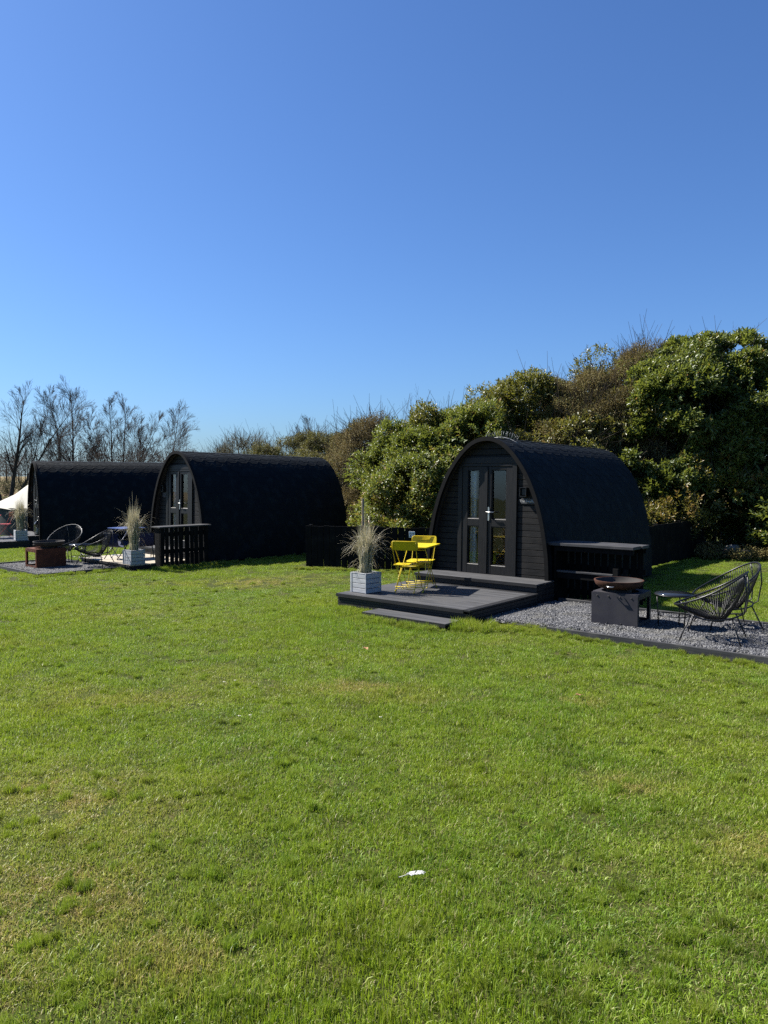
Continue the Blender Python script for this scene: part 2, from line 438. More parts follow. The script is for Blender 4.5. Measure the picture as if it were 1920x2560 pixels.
def inst_object(name, variants, P, rot, scl, ids, dry, label, cat):
    """one 'stuff' object: points carrying instances of the variant meshes"""
    col = bpy.data.collections.new(name + '_variants')
    for v in variants: col.objects.link(v)
    me = bpy.data.meshes.new(name); me.vertices.add(len(P)); me.vertices.foreach_set('co', np.asarray(P, np.float32).ravel())
    def at(nm, ty, arr, key):
        a = me.attributes.new(nm, ty, 'POINT'); a.data.foreach_set(key, np.asarray(arr).ravel())
    at('rot', 'FLOAT_VECTOR', np.asarray(rot, np.float32), 'vector'); at('scl', 'FLOAT_VECTOR', np.asarray(scl, np.float32), 'vector')
    at('vid', 'INT', np.asarray(ids, np.int32), 'value'); at('dry', 'FLOAT', np.asarray(dry, np.float32), 'value')
    o = link(name, me)
    ng = bpy.data.node_groups.new(name, 'GeometryNodeTree')
    ng.interface.new_socket('Geometry', in_out='INPUT', socket_type='NodeSocketGeometry')
    ng.interface.new_socket('Geometry', in_out='OUTPUT', socket_type='NodeSocketGeometry')
    n = ng.nodes; gi = n.new('NodeGroupInput'); go = n.new('NodeGroupOutput')
    ip = n.new('GeometryNodeInstanceOnPoints'); ci = n.new('GeometryNodeCollectionInfo')
    ci.inputs[0].default_value = col; ci.inputs[1].default_value = True; ci.inputs[2].default_value = True
    def na(nm, ty):
        k = n.new('GeometryNodeInputNamedAttribute'); k.data_type = ty; k.inputs[0].default_value = nm; return k.outputs[0]
    L = ng.links.new
    L(gi.outputs[0], ip.inputs['Points']); L(ci.outputs[0], ip.inputs['Instance']); ip.inputs['Pick Instance'].default_value = True
    L(na('vid', 'INT'), ip.inputs['Instance Index'])
    er = n.new('FunctionNodeEulerToRotation'); L(na('rot', 'FLOAT_VECTOR'), er.inputs[0]); L(er.outputs[0], ip.inputs['Rotation'])
    L(na('scl', 'FLOAT_VECTOR'), ip.inputs['Scale']); L(ip.outputs[0], go.inputs[0])
    md = o.modifiers.new('scatter', 'NODES'); md.node_group = ng
    return tag(o, label, cat, kind='stuff')

def snoise(x, y, s, seed=0):
    """cheap smooth 2-D noise about -1..1"""
    r = np.random.default_rng(seed); out = 0
    for k in range(6):
        a = r.uniform(0, 2 * PI); f = s * r.uniform(.6, 1.9); ph = r.uniform(0, 2 * PI)
        out = out + np.sin((x * math.cos(a) + y * math.sin(a)) * f + ph)
    return out / 3.2

def in_rect(fr, x, y, x0, x1, y0, y1):
    a, b = fr.inv(x, y); return (a > x0) & (a < x1) & (b > y0) & (b < y1)

def hard(x, y, m=0.):
    """True where the lawn is covered by decks, gravel and pods (near frame is centred on the pod)"""
    return (in_rect(NP, x, y, -1.17 - m, 1.29 + m, -2.40 - m, 4.5) | in_rect(NP, x, y, -.30 - m, 1.12 + m, -2.82 - m, -2.2)
            | in_rect(NP, x, y, 1.2, 2.75, -1.98, .02 + m) | in_rect(NP, x, y, 2.7, 5.8, -2.13 - m, .02 + m) | in_rect(NP, x, y, 1.15, 2.55, -.1, .68)
            | in_rect(MP, x, y, -1.9 - m, .86 + m, -3.62 - m, -1.7) | in_rect(MP, x, y, -1.2, 1.20 + m, -1.86 - m, 4.6)
            | in_rect(LP, x, y, -1.2 - m, 1.5 + m, -2.3, 4.6))

def lawn():
    vs = []
    for k in range(5):
        V, Q, T, c = blades(660, .17, .026, .068, .0040, .10, 20 + k, .85)
        vs.append(bigmesh('grass_tuft', V, Q, M_grass, c, T, lk=False))
    for k in range(2):
        V, Q, T, c = blades(420, .09, .07, .15, .0055, .10, 40 + k, .5)
        vs.append(bigmesh('grass_tuft', V, Q, M_grass, c, T, lk=False))
    for k in range(3):
        V, Q, T, c = blades(420, .22, .022, .050, .0036, .30, 50 + k, 1.25)
        vs.append(bigmesh('grass_tuft', V, Q, M_grass, c, T, lk=False))
    r = RNG; P = []
    yy = 1.6
    while yy < 40:
        st = .185 if yy < 7 else (.215 if yy < 14 else .27)
        hw = .56 * yy + 2.2
        xx = np.arange(-hw, hw, st)
        P.append(np.stack([xx + r.uniform(-.5, .5, len(xx)) * st * 1.1, yy + r.uniform(-.5, .5, len(xx)) * st * 1.1], -1)); yy += st
    P = np.concatenate(P)
    P = P[~hard(P[:, 0], P[:, 1], .03)]
    # leave the ground under the hedge bare-ish
    keep = ~((P[:, 1] > 20.6 - .12 * (P[:, 0] - 8)) & (P[:, 0] > 5)) ; P = P[keep]
    n = len(P)
    s = 1 + .22 * snoise(P[:, 0], P[:, 1], 2.2, 3) + .14 * snoise(P[:, 0], P[:, 1], 6, 4)
    hs = s * (.74 + .26 * snoise(P[:, 0], P[:, 1], .8, 5).clip(-1, 1))
    hs *= np.where(P[:, 1] < 6, 1 + .10 * (6 - P[:, 1]) / 3, 1)
    dry = (snoise(P[:, 0], P[:, 1], 1.3, 6) - .95).clip(0, 1) * .9
    dry += (snoise(P[:, 0], P[:, 1], .35, 8) * .5 + snoise(P[:, 0], P[:, 1], 2.6, 9) * .5 - .75).clip(0, 1) * .7
    for (cx, cy, rx, ry, k) in ((-1.9, 3.7, 1.0, .55, .75), (-1.55, 4.6, .5, .4, .6), (-2.3, 5.0, .6, .4, .6), (2.05, 4.1, .35, .18, .9), (-2.6, 14.6, 1.7, .5, .7), (-.3, 7.3, .55, .22, .8),
                               (.25, 7.0, .35, .15, .7), (-2.4, 6.9, .6, .25, .7), (-3.4, 7.2, .6, .3, .5), (1.6, 5.0, .3, .15, .6), (-4.9, 9.2, .9, .3, .5), (-.9, 3.1, .3, .2, .6), (-1.5, 3.2, .5, .3, .6),
                               (5.5, 13.5, .6, .4, .4), (1.05, 3.9, .3, .1, .5), (-1.2, 15.3, 1.2, .25, .6), (-5.5, 14.2, 1.3, .4, .4), (1.77, 6.92, .2, .1, .9), (-3.8, 11.2, 1., .35, .45)):
        d2 = ((P[:, 0] - cx) / rx) ** 2 + ((P[:, 1] - cy) / ry) ** 2
        dry += 1.3 * k * np.exp(-d2) * (.75 + .4 * snoise(P[:, 0], P[:, 1], 9, 12))
    dry = dry.clip(0, .95)
    hs *= 1 - .22 * dry; hs = np.maximum(hs, .42)
    rot = np.stack([r.normal(0, .05, n), r.normal(0, .05, n), r.uniform(0, 2 * PI, n)], -1)
    pts = [np.concatenate([P, gh(P[:, 0], P[:, 1])[:, None]], 1)]; rots = [rot]
    scl = [np.stack([np.ones(n), np.ones(n), hs], -1)]; ids = [r.integers(0, 5, n)]; dr = [dry]
    T_ = P[P[:, 1] < 13]; T_ = T_[r.uniform(0, 1, len(T_)) < .38] + r.uniform(-.1, .1, (1, 2)); T_ = T_[~hard(T_[:, 0], T_[:, 1], .03)]; m = len(T_)
    pts.append(np.concatenate([T_, gh(T_[:, 0], T_[:, 1])[:, None]], 1)); rots.append(np.stack([0 * T_[:, 0], 0 * T_[:, 0], r.uniform(0, 7, m)], -1))
    scl.append(np.ones((m, 3))); ids.append(7 + r.integers(0, 3, m)); dr.append(np.full(m, .0))
    # taller uncut tufts along deck, edging and fences
    def along(f, a, b, m, sc, sd=.05, dv=.15):
        t = r.uniform(0, 1, m); p = np.array([f(a[0] + (b[0] - a[0]) * u, a[1] + (b[1] - a[1]) * u)[:2] for u in t]) + r.normal(0, sd, (m, 2))
        p = p[~hard(p[:, 0], p[:, 1], .0)]; m = len(p)
        pts.append(np.concatenate([p, gh(p[:, 0], p[:, 1])[:, None]], 1)); rots.append(np.stack([r.normal(0, .15, m), r.normal(0, .15, m), r.uniform(0, 7, m)], -1))
        k = sc * r.uniform(.5, 1.15, m); scl.append(np.stack([k * .9, k * .9, k], -1)); ids.append(5 + r.integers(0, 2, m)); dr.append(r.uniform(0, dv * 2, m))
    along(NR, (-2.4, -2.5), (-1.4, -2.55), 60, .55); along(NR, (-1.5, -2.93), (-.1, -2.92), 120, .66); along(NR, (-.15, -2.62), (.35, -2.45), 38, 1.05, .12)
    along(NR, (.3, -2.42), (1.5, -2.3), 40, .5, .07); along(NR, (1.2, -2.25), (4.6, -2.22), 120, .45, .04); along(NR, (.2, -2.22), (1.6, -2.08), 130, .6, .07); along(NR, (-2.42, -2.4), (-2.42, -.5), 40, .5)
    along(NR, (1.4, .12), (4.4, .12), 60, .45); along(MP, (.95, -3.7), (.95, -1.8), 50, .6); along(MP, (1.55, -1.4), (1.7, .2), 60, .8); along(MP, (1.45, .3), (1.45, 4.6), 70, .6)
    along(MP, (-1.9, -3.72), (.9, -3.72), 40, .5); along(lambda x, y: (x, y), (-2, 16.75), (.6, 15.95), 90, .6, .07, .3)
    # scattered coarse tufts
    m = 900; yy = r.uniform(2.6, 15, m); p = np.stack([r.uniform(-.55, .55, m) * yy, yy], -1); p = p[~hard(p[:, 0], p[:, 1], .05)]; m = len(p)
    pts.append(np.concatenate([p, gh(p[:, 0], p[:, 1])[:, None]], 1)); rots.append(np.stack([r.normal(0, .15, m), r.normal(0, .15, m), r.uniform(0, 7, m)], -1))
    k = r.uniform(.25, .5, m); scl.append(np.stack([k, k, k], -1)); ids.append(5 + r.integers(0, 2, m)); dr.append(r.uniform(0, .2, m))
    inst_object('grass', vs, np.concatenate(pts), np.concatenate(rots), np.concatenate(scl), np.concatenate(ids), np.concatenate(dr),
                'short green lawn grass with dry straw coloured patches', 'grass')
lawn()

# -------------------------------------------------------------------- gravel
def gravel(fr, rects, z, n, name_label, sheet):
    vs = []
    for k in range(4):
        r = np.random.default_rng(60 + k); N_ = 150
        base = np.array([(1, 0, 0), (-1, 0, 0), (0, 1, 0), (0, -1, 0), (0, 0, 1), (0, 0, -1)], float)
        T0 = np.array([(0, 2, 4), (2, 1, 4), (1, 3, 4), (3, 0, 4), (2, 0, 5), (1, 2, 5), (3, 1, 5), (0, 3, 5)])
        V, T, cl = [], [], []
        for i in range(N_):
            s = r.uniform(.008, .017) * np.array([r.uniform(.8, 1.5), r.uniform(.8, 1.3), r.uniform(.5, .9)])
            q = base * s * r.uniform(.75, 1.25, (6, 1))
            M = np.array(Matrix.Rotation(r.uniform(0, 7), 3, 'Z') @ Matrix.Rotation(r.uniform(-.6, .6), 3, 'X'))
            c = np.array([np.clip(r.normal(0, .075), -.13, .13), np.clip(r.normal(0, .075), -.13, .13), r.uniform(0, .014)])
            T.append(T0 + 6 * i); V.append(q @ M.T + c); cl += [(r.uniform(0, 1), 0, 0, 1)] * 6
        vs.append(bigmesh('gravel_heap', np.concatenate(V), None, M_gravel, cl, np.concatenate(T), lk=False))
    r = np.random.default_rng(5); P = []
    for (x0, x1, y0, y1) in rects:
        m = int(n * (x1 - x0) * (y1 - y0))
        P += [fr(r.uniform(x0 + .10, x1 - .10), r.uniform(y0 + .16, y1 - .12), z) for _ in range(m)]
    m = len(P)
    inst_object('gravel', vs, P, np.stack([0 * r.uniform(0, 1, m), 0 * r.uniform(0, 1, m), r.uniform(0, 7, m)], -1), np.ones((m, 3)) * r.uniform(.85, 1.2, m)[:, None], r.integers(0, 4, m), np.zeros(m), name_label, 'gravel')
    b = MB()
    for i, (x0, x1, y0, y1) in enumerate(rects):
        b.add([fr(x0, y0, z), fr(x1, y0, z), fr(x1, y1, z), fr(x0, y1, z)], [(0, 1, 2, 3)])
    tag(b.build('gravel_bed', M_gravelbed), sheet, 'gravel bed', kind='structure')
gravel(NP, [(1.30, 5.7, -2.12, .0)], .055, 75, 'loose grey slate chippings around the steel fire pit in front', 'gravel patch beside the near pod deck')
gravel(MP, [(-1.86, .80, -3.58, -1.87)], .0, 75, 'loose grey chippings around the rusty fire pit on the left', 'gravel patch in front of the middle pod')

# ---------------------------------------------------------------------- pods
PROF = [(1.195, -.28), (1.193, 0), (1.178, .30), (1.145, .56), (1.075, .93), (1.0, 1.19), (.925, 1.40), (.77, 1.72), (.53, 2.04), (.275, 2.245), (0, 2.313)]
def cr(p0, p1, p2, p3, t):
    return tuple(.5 * ((2 * b) + (-a + c) * t + (2 * a - 5 * b + 4 * c - d) * t * t + (-a + 3 * b - 3 * c + d) * t ** 3) for a, b, c, d in zip(p0, p1, p2, p3))
def dense_profile(n=6):
    P = [(1.195, -.5)] + PROF + [(-.275, 2.245)]
    out = []
    for i in range(1, len(P) - 2):
        for k in range(n): out.append(cr(P[i - 1], P[i], P[i + 1], P[i + 2], k / n))
    out.append(PROF[-1]); return out
HALF = dense_profile()                                # right foot -> ridge
FULL = HALF + [(-x, z) for x, z in HALF[-2::-1]]      # right foot -> ridge -> left foot
def offset(poly, d):
    o = []
    for i, p in enumerate(poly):
        a = poly[max(i - 1, 0)]; b = poly[min(i + 1, len(poly) - 1)]
        tx, tz = b[0] - a[0], b[1] - a[1]; l = math.hypot(tx, tz)
        o.append((p[0] + tz / l * d, p[1] - tx / l * d))
    return o
def halfw(z):
    for a, b in zip(HALF, HALF[1:]):
        if a[1] <= z <= b[1]: return a[0] + (b[0] - a[0]) * (z - a[1]) / (b[1] - a[1] + 1e-9)
    return 0.
ARC = [0.]
for a, b in zip(FULL, FULL[1:]): ARC.append(ARC[-1] + math.hypot(b[0] - a[0], b[1] - a[1]))
def on_arc(s, off=0.):
    s = min(max(s, 0), ARC[-1]); i = max(0, min(np.searchsorted(ARC, s) - 1, len(FULL) - 2))
    t = (s - ARC[i]) / (ARC[i + 1] - ARC[i]); a, b = FULL[i], FULL[i + 1]
    tx, tz = b[0] - a[0], b[1] - a[1]; l = math.hypot(tx, tz)
    return (a[0] + tx * t + tz / l * off, a[1] + tz * t - tx / l * off)

def text_mesh(txt, size, extrude=.001):
    cu = bpy.data.curves.new('lettering', 'FONT'); cu.body = txt; cu.size = size; cu.extrude = extrude; cu.align_x = 'CENTER'; cu.align_y = 'CENTER'
    o = bpy.data.objects.new('lettering', cu); C.objects.link(o)
    bpy.context.view_layer.update()
    me = bpy.data.meshes.new_from_object(o.evaluated_get(bpy.context.evaluated_depsgraph_get()))
    bpy.data.objects.remove(o); bpy.data.curves.remove(cu); return me

def make_pod(fr, z, tilt, length, label, light_side, sign=None, spikes=False, curtain=0, seed=0):
    rnd = random.Random(seed)
    t = thing('camping_pod', label, 'camping pod', fr(0, 0, z), fr.th, 'black camping pods')
    t.rotation_euler = (-R(tilt), 0, fr.th)
    WY = .15                                            # cladding plane behind the arch edge
    # --- roof: inner shell plus courses of hexagonal shingles
    b = MB()
    outer, inner = FULL, offset(FULL, -.045)
    n = len(FULL)
    for (poly, flip) in ((outer, False), (inner, True)):
        vs = [(x, y, zz) for y in (0.02, length) for (x, zz) in poly]
        b.add(vs, [((i, i + 1, n + i + 1, n + i) if flip else (i, n + i, n + i + 1, i + 1)) for i in range(n - 1)], 1 if flip else 0, True)
    for y, fl in ((.02, 0), (length, 1)):
        vs = [(x, y, zz) for (x, zz) in outer] + [(x, y, zz) for (x, zz) in inner]
        b.add(vs, [((i, n + i, n + i + 1, i + 1) if fl else (i, i + 1, n + i + 1, n + i)) for i in range(n - 1)], 0)
    for e in (0, n - 1):
        b.add([(outer[e][0], .02, outer[e][1]), (outer[e][0], length, outer[e][1]), (inner[e][0], length, inner[e][1]), (inner[e][0], .02, inner[e][1])], [(0, 1, 2, 3), (3, 2, 1, 0)])
    half = ARC[-1] / 2
    exp = .148; tabw = .33
    rows = int(half / exp)
    for side in (0, 1):
        for k in range(rows + 1):
            s0 = k * exp                                # lower edge of this course, from the foot up
            y = -.01 - (tabw / 2 if k % 2 else 0)
            while y < length:
                y0, y1 = max(y, -.008) + .004, min(y + tabw, length + .01) - .004
                y += tabw
                if y1 - y0 < .06: continue
                c = tabw * .26; j = rnd.uniform(-.004, .004)
                low = [(y0, s0 + .07), (y0 + min(c, (y1 - y0) / 2.2), s0 + j), (y1 - min(c, (y1 - y0) / 2.2), s0 + j), (y1, s0 + .07)]
                top = [(yy, min(s0 + exp + .07, half)) for yy, _ in low]
                lift = .0045 + rnd.uniform(0, .0025)
                def P(yy, s, off):
                    s = s if side == 0 else ARC[-1] - s
                    x, zz = on_arc(s, off); return (x, yy, zz)
                vs = [P(yy, s, lift) for yy, s in low] + [P(yy, s, .004) for yy, s in top] + [P(yy, s, .001) for yy, s in low]
                fs = [(0, 1, 5, 4), (1, 2, 6, 5), (2, 3, 7, 6), (8, 9, 1, 0), (9, 10, 2, 1), (10, 11, 3, 2)]
                if side: fs = [f[::-1] for f in fs]
                b.add(vs, fs, 0)
    # ridge caps
    y = 0.
    while y < length:
        for sg in (-1, 1):
            x0, z0 = on_arc(half + sg * .14, .012); x1, z1 = on_arc(half, .017)
            y1 = min(y + .21, length + .01)
            b.add([(x1, y - .01, z1 - .004), (x0, y - .01, z0 - .003), (x0, y1, z0 + .002), (x1, y1, z1 + .003)], [(0, 1, 2, 3) if sg > 0 else (3, 2, 1, 0)])
            b.add([(x1, y1, z1 + .003), (x0, y1, z0 + .002), (x0, y1, z0 - .012), (x1, y1, z1 - .012)], [(0, 1, 2, 3), (3, 2, 1, 0)])
        y += .2
    b.build('roof', [M_roof, M_inner], t)
    # --- arch trim round the front edge
    b = MB()
    po, pi_ = offset(FULL, .018), offset(FULL, -.05)
    vs = [(x, -.025, zz) for x, zz in po] + [(x, -.025, zz) for x, zz in pi_] + [(x, .04, zz) for x, zz in po] + [(x, .04, zz) for x, zz in pi_]
    for i in range(n - 1):
        b.f += []
    b.add(vs, [(i, i + 1, n + i + 1, n + i)[::-1] for i in range(n - 1)] + [(i, 2 * n + i, 2 * n + i + 1, i + 1)[::-1] for i in range(n - 1)]
          + [(n + i, n + i + 1, 3 * n + i + 1, 3 * n + i)[::-1] for i in range(n - 1)] + [(2 * n + i, 3 * n + i, 3 * n + i + 1, 2 * n + i + 1)[::-1] for i in range(n - 1)], 0)
    b.build('arch_trim', M_trim, t)
    # --- front wall: shiplap boards cut to the arch, leaving the doorway open
    DX0, DX1, DZ = -.62, .545, 1.885                    # outside of the door frame
    def boards(y, sgn, door):
        b = MB(); z0 = -.06; ph = .1045
        while z0 < 2.26:
            z1 = min(z0 + ph, 2.262)
            w0, w1 = max(halfw(max(z0, -.28)) - .05, .01), max(halfw(z1) - .05, .005)
            spans = [(-1, 1)]
            if door and z0 < DZ - .01: spans = [(-1, 0), (0, 1)]
            for (l, r_) in spans:
                xl0, xl1 = (-w0, -w1) if l == -1 else (DX1 - .01, DX1 - .01)
                xr0, xr1 = (w0, w1) if r_ == 1 else (DX0 + .01, DX0 + .01)
                if xr0 - xl0 < .02: continue
                zt = min(z1, DZ - .005) if (len(spans) == 2) else z1
                f, c = .022 * sgn, .009
                dz = rnd.uniform(-.001, .001)
                # chamfered face: bottom lip, flat face, sloped top edge
                vs = [(xl0, y, z0), (xr0, y, z0), (xl0, y - f, z0 + .004), (xr0, y - f, z0 + .004), (xl1, y - f + dz, zt - c), (xr1, y - f + dz, zt - c), (xl1, y - .004 * sgn, zt), (xr1, y - .004 * sgn, zt)]
                fs = [(0, 1, 3, 2), (2, 3, 5, 4), (4, 5, 7, 6)]
                b.add(vs, fs if sgn > 0 else [q[::-1] for q in fs])
            z0 = z1
        return b
    b = boards(WY, 1, True)
    iw = [(max(-x, -1.2) if False else x, zz) for x, zz in offset(FULL, -.03)]
    # backing of the wall left, right and above the doorway
    zs_ = [-.1 + i * .1 for i in range(24)]
    for z0, z1 in zip(zs_, zs_[1:]):
        w0, w1 = halfw(z0) - .04, max(halfw(z1) - .04, .01)
        if z1 <= DZ - .02:
            b.add([(-w0, WY + .03, z0), (DX0, WY + .03, z0), (DX0, WY + .03, z1), (-w1, WY + .03, z1)], [(0, 1, 2, 3), (3, 2, 1, 0)], 0)
            b.add([(DX1, WY + .03, z0), (w0, WY + .03, z0), (w1, WY + .03, z1), (DX1, WY + .03, z1)], [(0, 1, 2, 3), (3, 2, 1, 0)], 0)
        else:
            b.add([(-w0, WY + .03, z0), (w0, WY + .03, z0), (w1, WY + .03, z1), (-w1, WY + .03, z1)], [(0, 1, 2, 3), (3, 2, 1, 0)], 0)
    b.build('front_wall', M_clad, t)
    b = boards(length - .12, -1, False)
    b.prism([(x, zz) for x, zz in offset(FULL, -.04)], 'y', length - .11, length - .07, 0)
    b.build('rear_wall', M_clad, t)
    # --- floor and base beams
    b = MB(); b.box(-1.14, 1.14, .16, length - .16, -.06, -.005); b.build('floor', M_inner, t)
    b = MB()
    for x in (-.9, .9): b.box(x - .05, x + .05, .1, length - .1, -.34, -.061)
    b.box(-1.12, 1.12, .10, .148, -.34, -.062)
    b.build('base_beam', M_blackwood, t)
    # --- door frame
    b = MB(); fw = .085
    b.box(DX0, DX0 + fw, WY - .055, WY + .05, -.05, DZ); b.box(DX1 - fw, DX1, WY - .055, WY + .05, -.05, DZ)
    b.box(DX0 + fw, DX1 - fw, WY - .055, WY + .05, DZ - .05, DZ); b.box(DX0 - .02, DX1 + .02, WY - .06, WY + .04, DZ + .001, DZ + .105)
    b.box(DX0 + fw, DX1 - fw, WY - .065, WY + .05, -.055, -.005)
    b.build('door_frame', M_frame, t, .004)
    xm = (DX0 + DX1) / 2 + .012
    ledges = []
    for k, (x0, x1) in enumerate(((DX0 + fw + .003, xm - .003), (xm + .003, DX1 - fw - .003))):
        d = MB(); st = .108; ya, yb = WY - .045, WY + .02
        if k == 0: xr = .165; xl = st
        else: xl = .075; xr = st + .01
        g0, g1, g2, g3, g4, g5 = .0, .15, .815, .935, 1.775, DZ - .053
        d.box(x0, x0 + xl, ya, yb, g0, g5); d.box(x1 - xr, x1, ya, yb, g0, g5)
        for (za, zb) in ((g0, g1), (g2, g3), (g4, g5)): d.box(x0 + xl, x1 - xr, ya + .002, yb, za, zb)
        if k == 0: d.box(x1 - .045, x1 + .012, ya - .018, ya - .0005, g0 + .01, g5 - .01)
        dl = d.build('door', M_frame, t, .003)
        for (za, zb) in ((g1, g2), (g3, g4)):
            m = MB(); m.add([(x0 + xl, WY - .008, za), (x1 - xr, WY - .008, za), (x1 - xr, WY - .008, zb), (x0 + xl, WY - .008, zb)], [(0, 1, 2, 3)]); m.build('glass_pane', M_glass, dl)
            m = MB(); e = .014                           # glazing bead, the lower one catches the sun
            m.prism([(ya + .001, za), (WY - .012, za), (WY - .012, za + .02), (ya + .008, za + .008)], 'x', x0 + xl, x1 - xr)
            m.box(x0 + xl, x0 + xl + e, ya + .012, WY - .012, za + .021, zb - e); m.box(x1 - xr - e, x1 - xr, ya + .012, WY - .012, za + .021, zb - e); m.box(x0 + xl, x1 - xr, ya + .012, WY - .012, zb - e, zb)
            m.build('glazing_bead', M_frame, dl)
        if k == 1:
            h = MB(); hx = x0 + .03; hz = 1.03
            h.prism([(q[0] + hx, q[1] + hz) for q in rrect(.032, .235, .015)], 'y', ya - .012, ya - .0005)
            h.tube([(hx, ya - .01, hz + .03), (hx, ya - .05, hz + .03), (hx + .02, ya - .058, hz + .03), (hx + .13, ya - .056, hz + .03)], .0095, 8)
            h.tube([(hx - .035, ya - .03, hz + .03), (hx, ya - .03, hz + .03)], .010, 8)
            h.build('door_handle', M_chrome, dl)
    # --- curtain behind the left leaf
    cu = MB(); vs = []; N_ = 40
    x0, x1 = (DX0 + .20, DX0 + .31) if not curtain else (DX0 + .17, DX0 + .42)
    for i in range(N_ + 1):
        x = x0 + (x1 - x0) * i / N_
        y = WY + .06 + .018 * math.sin(i * 1.15) + .006 * math.sin(i * 2.9)
        vs += [(x, y, .05), (x + .01 * math.sin(i), y, 1.0), (x, y, 1.86)]
    cu.add(vs, [q for i in range(N_) for q in ((3 * i, 3 * i + 3, 3 * i + 4, 3 * i + 1), (3 * i + 1, 3 * i + 4, 3 * i + 5, 3 * i + 2))], 0, True)
    cu.build('curtain', M_curtain, t)
    # --- wall light and name plate
    sx = light_side
    lx = .655 if sx > 0 else -.78
    b = MB(); b.box(lx - .03, lx + .09, WY - .105, WY - .024, 1.335, 1.345); b.box(lx - .03, lx - .02, WY - .105, WY - .024, 1.346, 1.475); b.box(lx + .08, lx + .09, WY - .105, WY - .024, 1.346, 1.475)
    b.box(lx - .03, lx + .09, WY - .105, WY - .024, 1.476, 1.486); b.box(lx - .005, lx + .065, WY - .075, WY - .024, 1.36, 1.46)
    b.build('wall_light', M_blackmetal, t)
    b = MB(); b.box(lx - .035, lx + .225, WY - .035, WY - .0245, 1.215, 1.302) if sx > 0 else b.box(lx - .045, lx + .115, WY - .035, WY - .0245, 1.19, 1.31)
    sg = b.build('name_plate', M_sign, t, .002)
    if sign:
        me = text_mesh(sign, .062); me.materials.append(M_letter)
        o = link('lettering', me, sg); o.location = (lx + .095, WY - .036, 1.258); o.rotation_euler = (PI / 2, 0, 0)
    if spikes:
        b = MB()
        for k in range(26):
            s = half - .34 + .68 * k / 25; x, zz = on_arc(s, .03); y = .42 + rnd.uniform(-.02, .02)
            b.tube([(x, y, zz - .005), (x * 1.05 + .02 + rnd.uniform(-.012, .012), y + rnd.uniform(-.03, .03), zz + .11)], .0026, 4)
        b.tube([(on_arc(half - .36 + .72 * k / 14, .032)[0], .42, on_arc(half - .36 + .72 * k / 14, .032)[1]) for k in range(15)], .008, 5)
        b.build('bird_spikes', M_spike, t)
    return t

make_pod(NP, NZ, 1.0, 4.5, 'nearest black camping pod, bird spikes on its roof, yellow furniture at its door', 1, 'The Swallow', True, 0, 1)
make_pod(MP, MZ, 1.1, 4.65, 'black camping pod in the middle, its front partly behind a slatted pallet screen', -1, None, False, 1, 2)
make_pod(LP, LZ, .3, 4.6, 'farthest black camping pod at the left edge, seen almost side on', -1, None, False, 1, 3)

# --------------------------------------------------------------------- decks
def grooved_fascia(b, x0, x1, y, z0, z1, axis_='x', mi=1, nrm=-1):
    k = 5; h = (z1 - z0) / k
    for i in range(k):
        a, c = z0 + i * h, z0 + (i + 1) * h - .006
        if axis_ == 'x': b.box(x0, x1, min(y, y - nrm * .02), max(y, y - nrm * .02), a, c, mi)
        else: b.box(min(y, y - nrm * .02), max(y, y - nrm * .02), x0, x1, a, c, mi)
    if axis_ == 'x': b.box(x0, x1, min(y - nrm * .021, y - nrm * .03), max(y - nrm * .021, y - nrm * .03), z0, z1 - .004, mi)
    else: b.box(min(y - nrm * .021, y - nrm * .03), max(y - nrm * .021, y - nrm * .03), x0, x1, z0, z1 - .004, mi)

def make_deck(name, label, cat, fr, x0, x1, y0, y1, z0, z1, mtop, mside, border=True, pitch=.125, group=None):
    t = thing(name, label, cat, fr((x0 + x1) / 2, (y0 + y1) / 2, z0), fr.th, group)
    w, d, h = (x1 - x0) / 2, (y1 - y0) / 2, z1 - z0
    b = MB(); bw = .10 if border else 0.
    m = max(1, round((2 * d - (bw)) / pitch)); p = (2 * d - bw) / m
    for i in range(m):
        ya = -d + bw * 0 + i * p
        b.box(-w, w - bw, ya + .006, ya + p - .006, h - .025 + random.uniform(-.001, .001), h)
    o = b.build('deck_boards', mtop, t, .003)
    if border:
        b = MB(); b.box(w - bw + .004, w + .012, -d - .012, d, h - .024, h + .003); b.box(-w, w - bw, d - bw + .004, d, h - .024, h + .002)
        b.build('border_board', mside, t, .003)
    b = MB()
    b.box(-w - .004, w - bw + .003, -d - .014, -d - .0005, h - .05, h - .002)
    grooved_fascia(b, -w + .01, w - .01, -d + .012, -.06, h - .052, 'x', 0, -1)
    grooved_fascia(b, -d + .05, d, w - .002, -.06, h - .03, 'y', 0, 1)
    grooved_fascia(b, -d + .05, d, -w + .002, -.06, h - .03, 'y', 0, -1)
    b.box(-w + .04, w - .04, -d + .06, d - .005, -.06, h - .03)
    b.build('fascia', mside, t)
    return t

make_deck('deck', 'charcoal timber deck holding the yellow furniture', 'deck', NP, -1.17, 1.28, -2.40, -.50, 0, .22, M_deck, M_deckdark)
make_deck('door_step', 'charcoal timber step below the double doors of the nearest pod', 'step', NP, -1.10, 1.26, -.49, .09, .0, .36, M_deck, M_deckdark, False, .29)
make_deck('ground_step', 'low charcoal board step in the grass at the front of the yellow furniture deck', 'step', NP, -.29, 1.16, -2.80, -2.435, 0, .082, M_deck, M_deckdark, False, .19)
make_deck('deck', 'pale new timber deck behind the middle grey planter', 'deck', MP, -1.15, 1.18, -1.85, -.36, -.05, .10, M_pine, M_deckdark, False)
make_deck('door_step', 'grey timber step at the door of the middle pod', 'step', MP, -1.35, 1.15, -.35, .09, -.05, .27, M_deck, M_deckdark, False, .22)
make_deck('deck', 'grey timber deck under the red furniture at the left edge', 'deck', LP, -.9, 1.46, -2.1, -.34, -.17, .05, M_deck, M_deckdark, False)
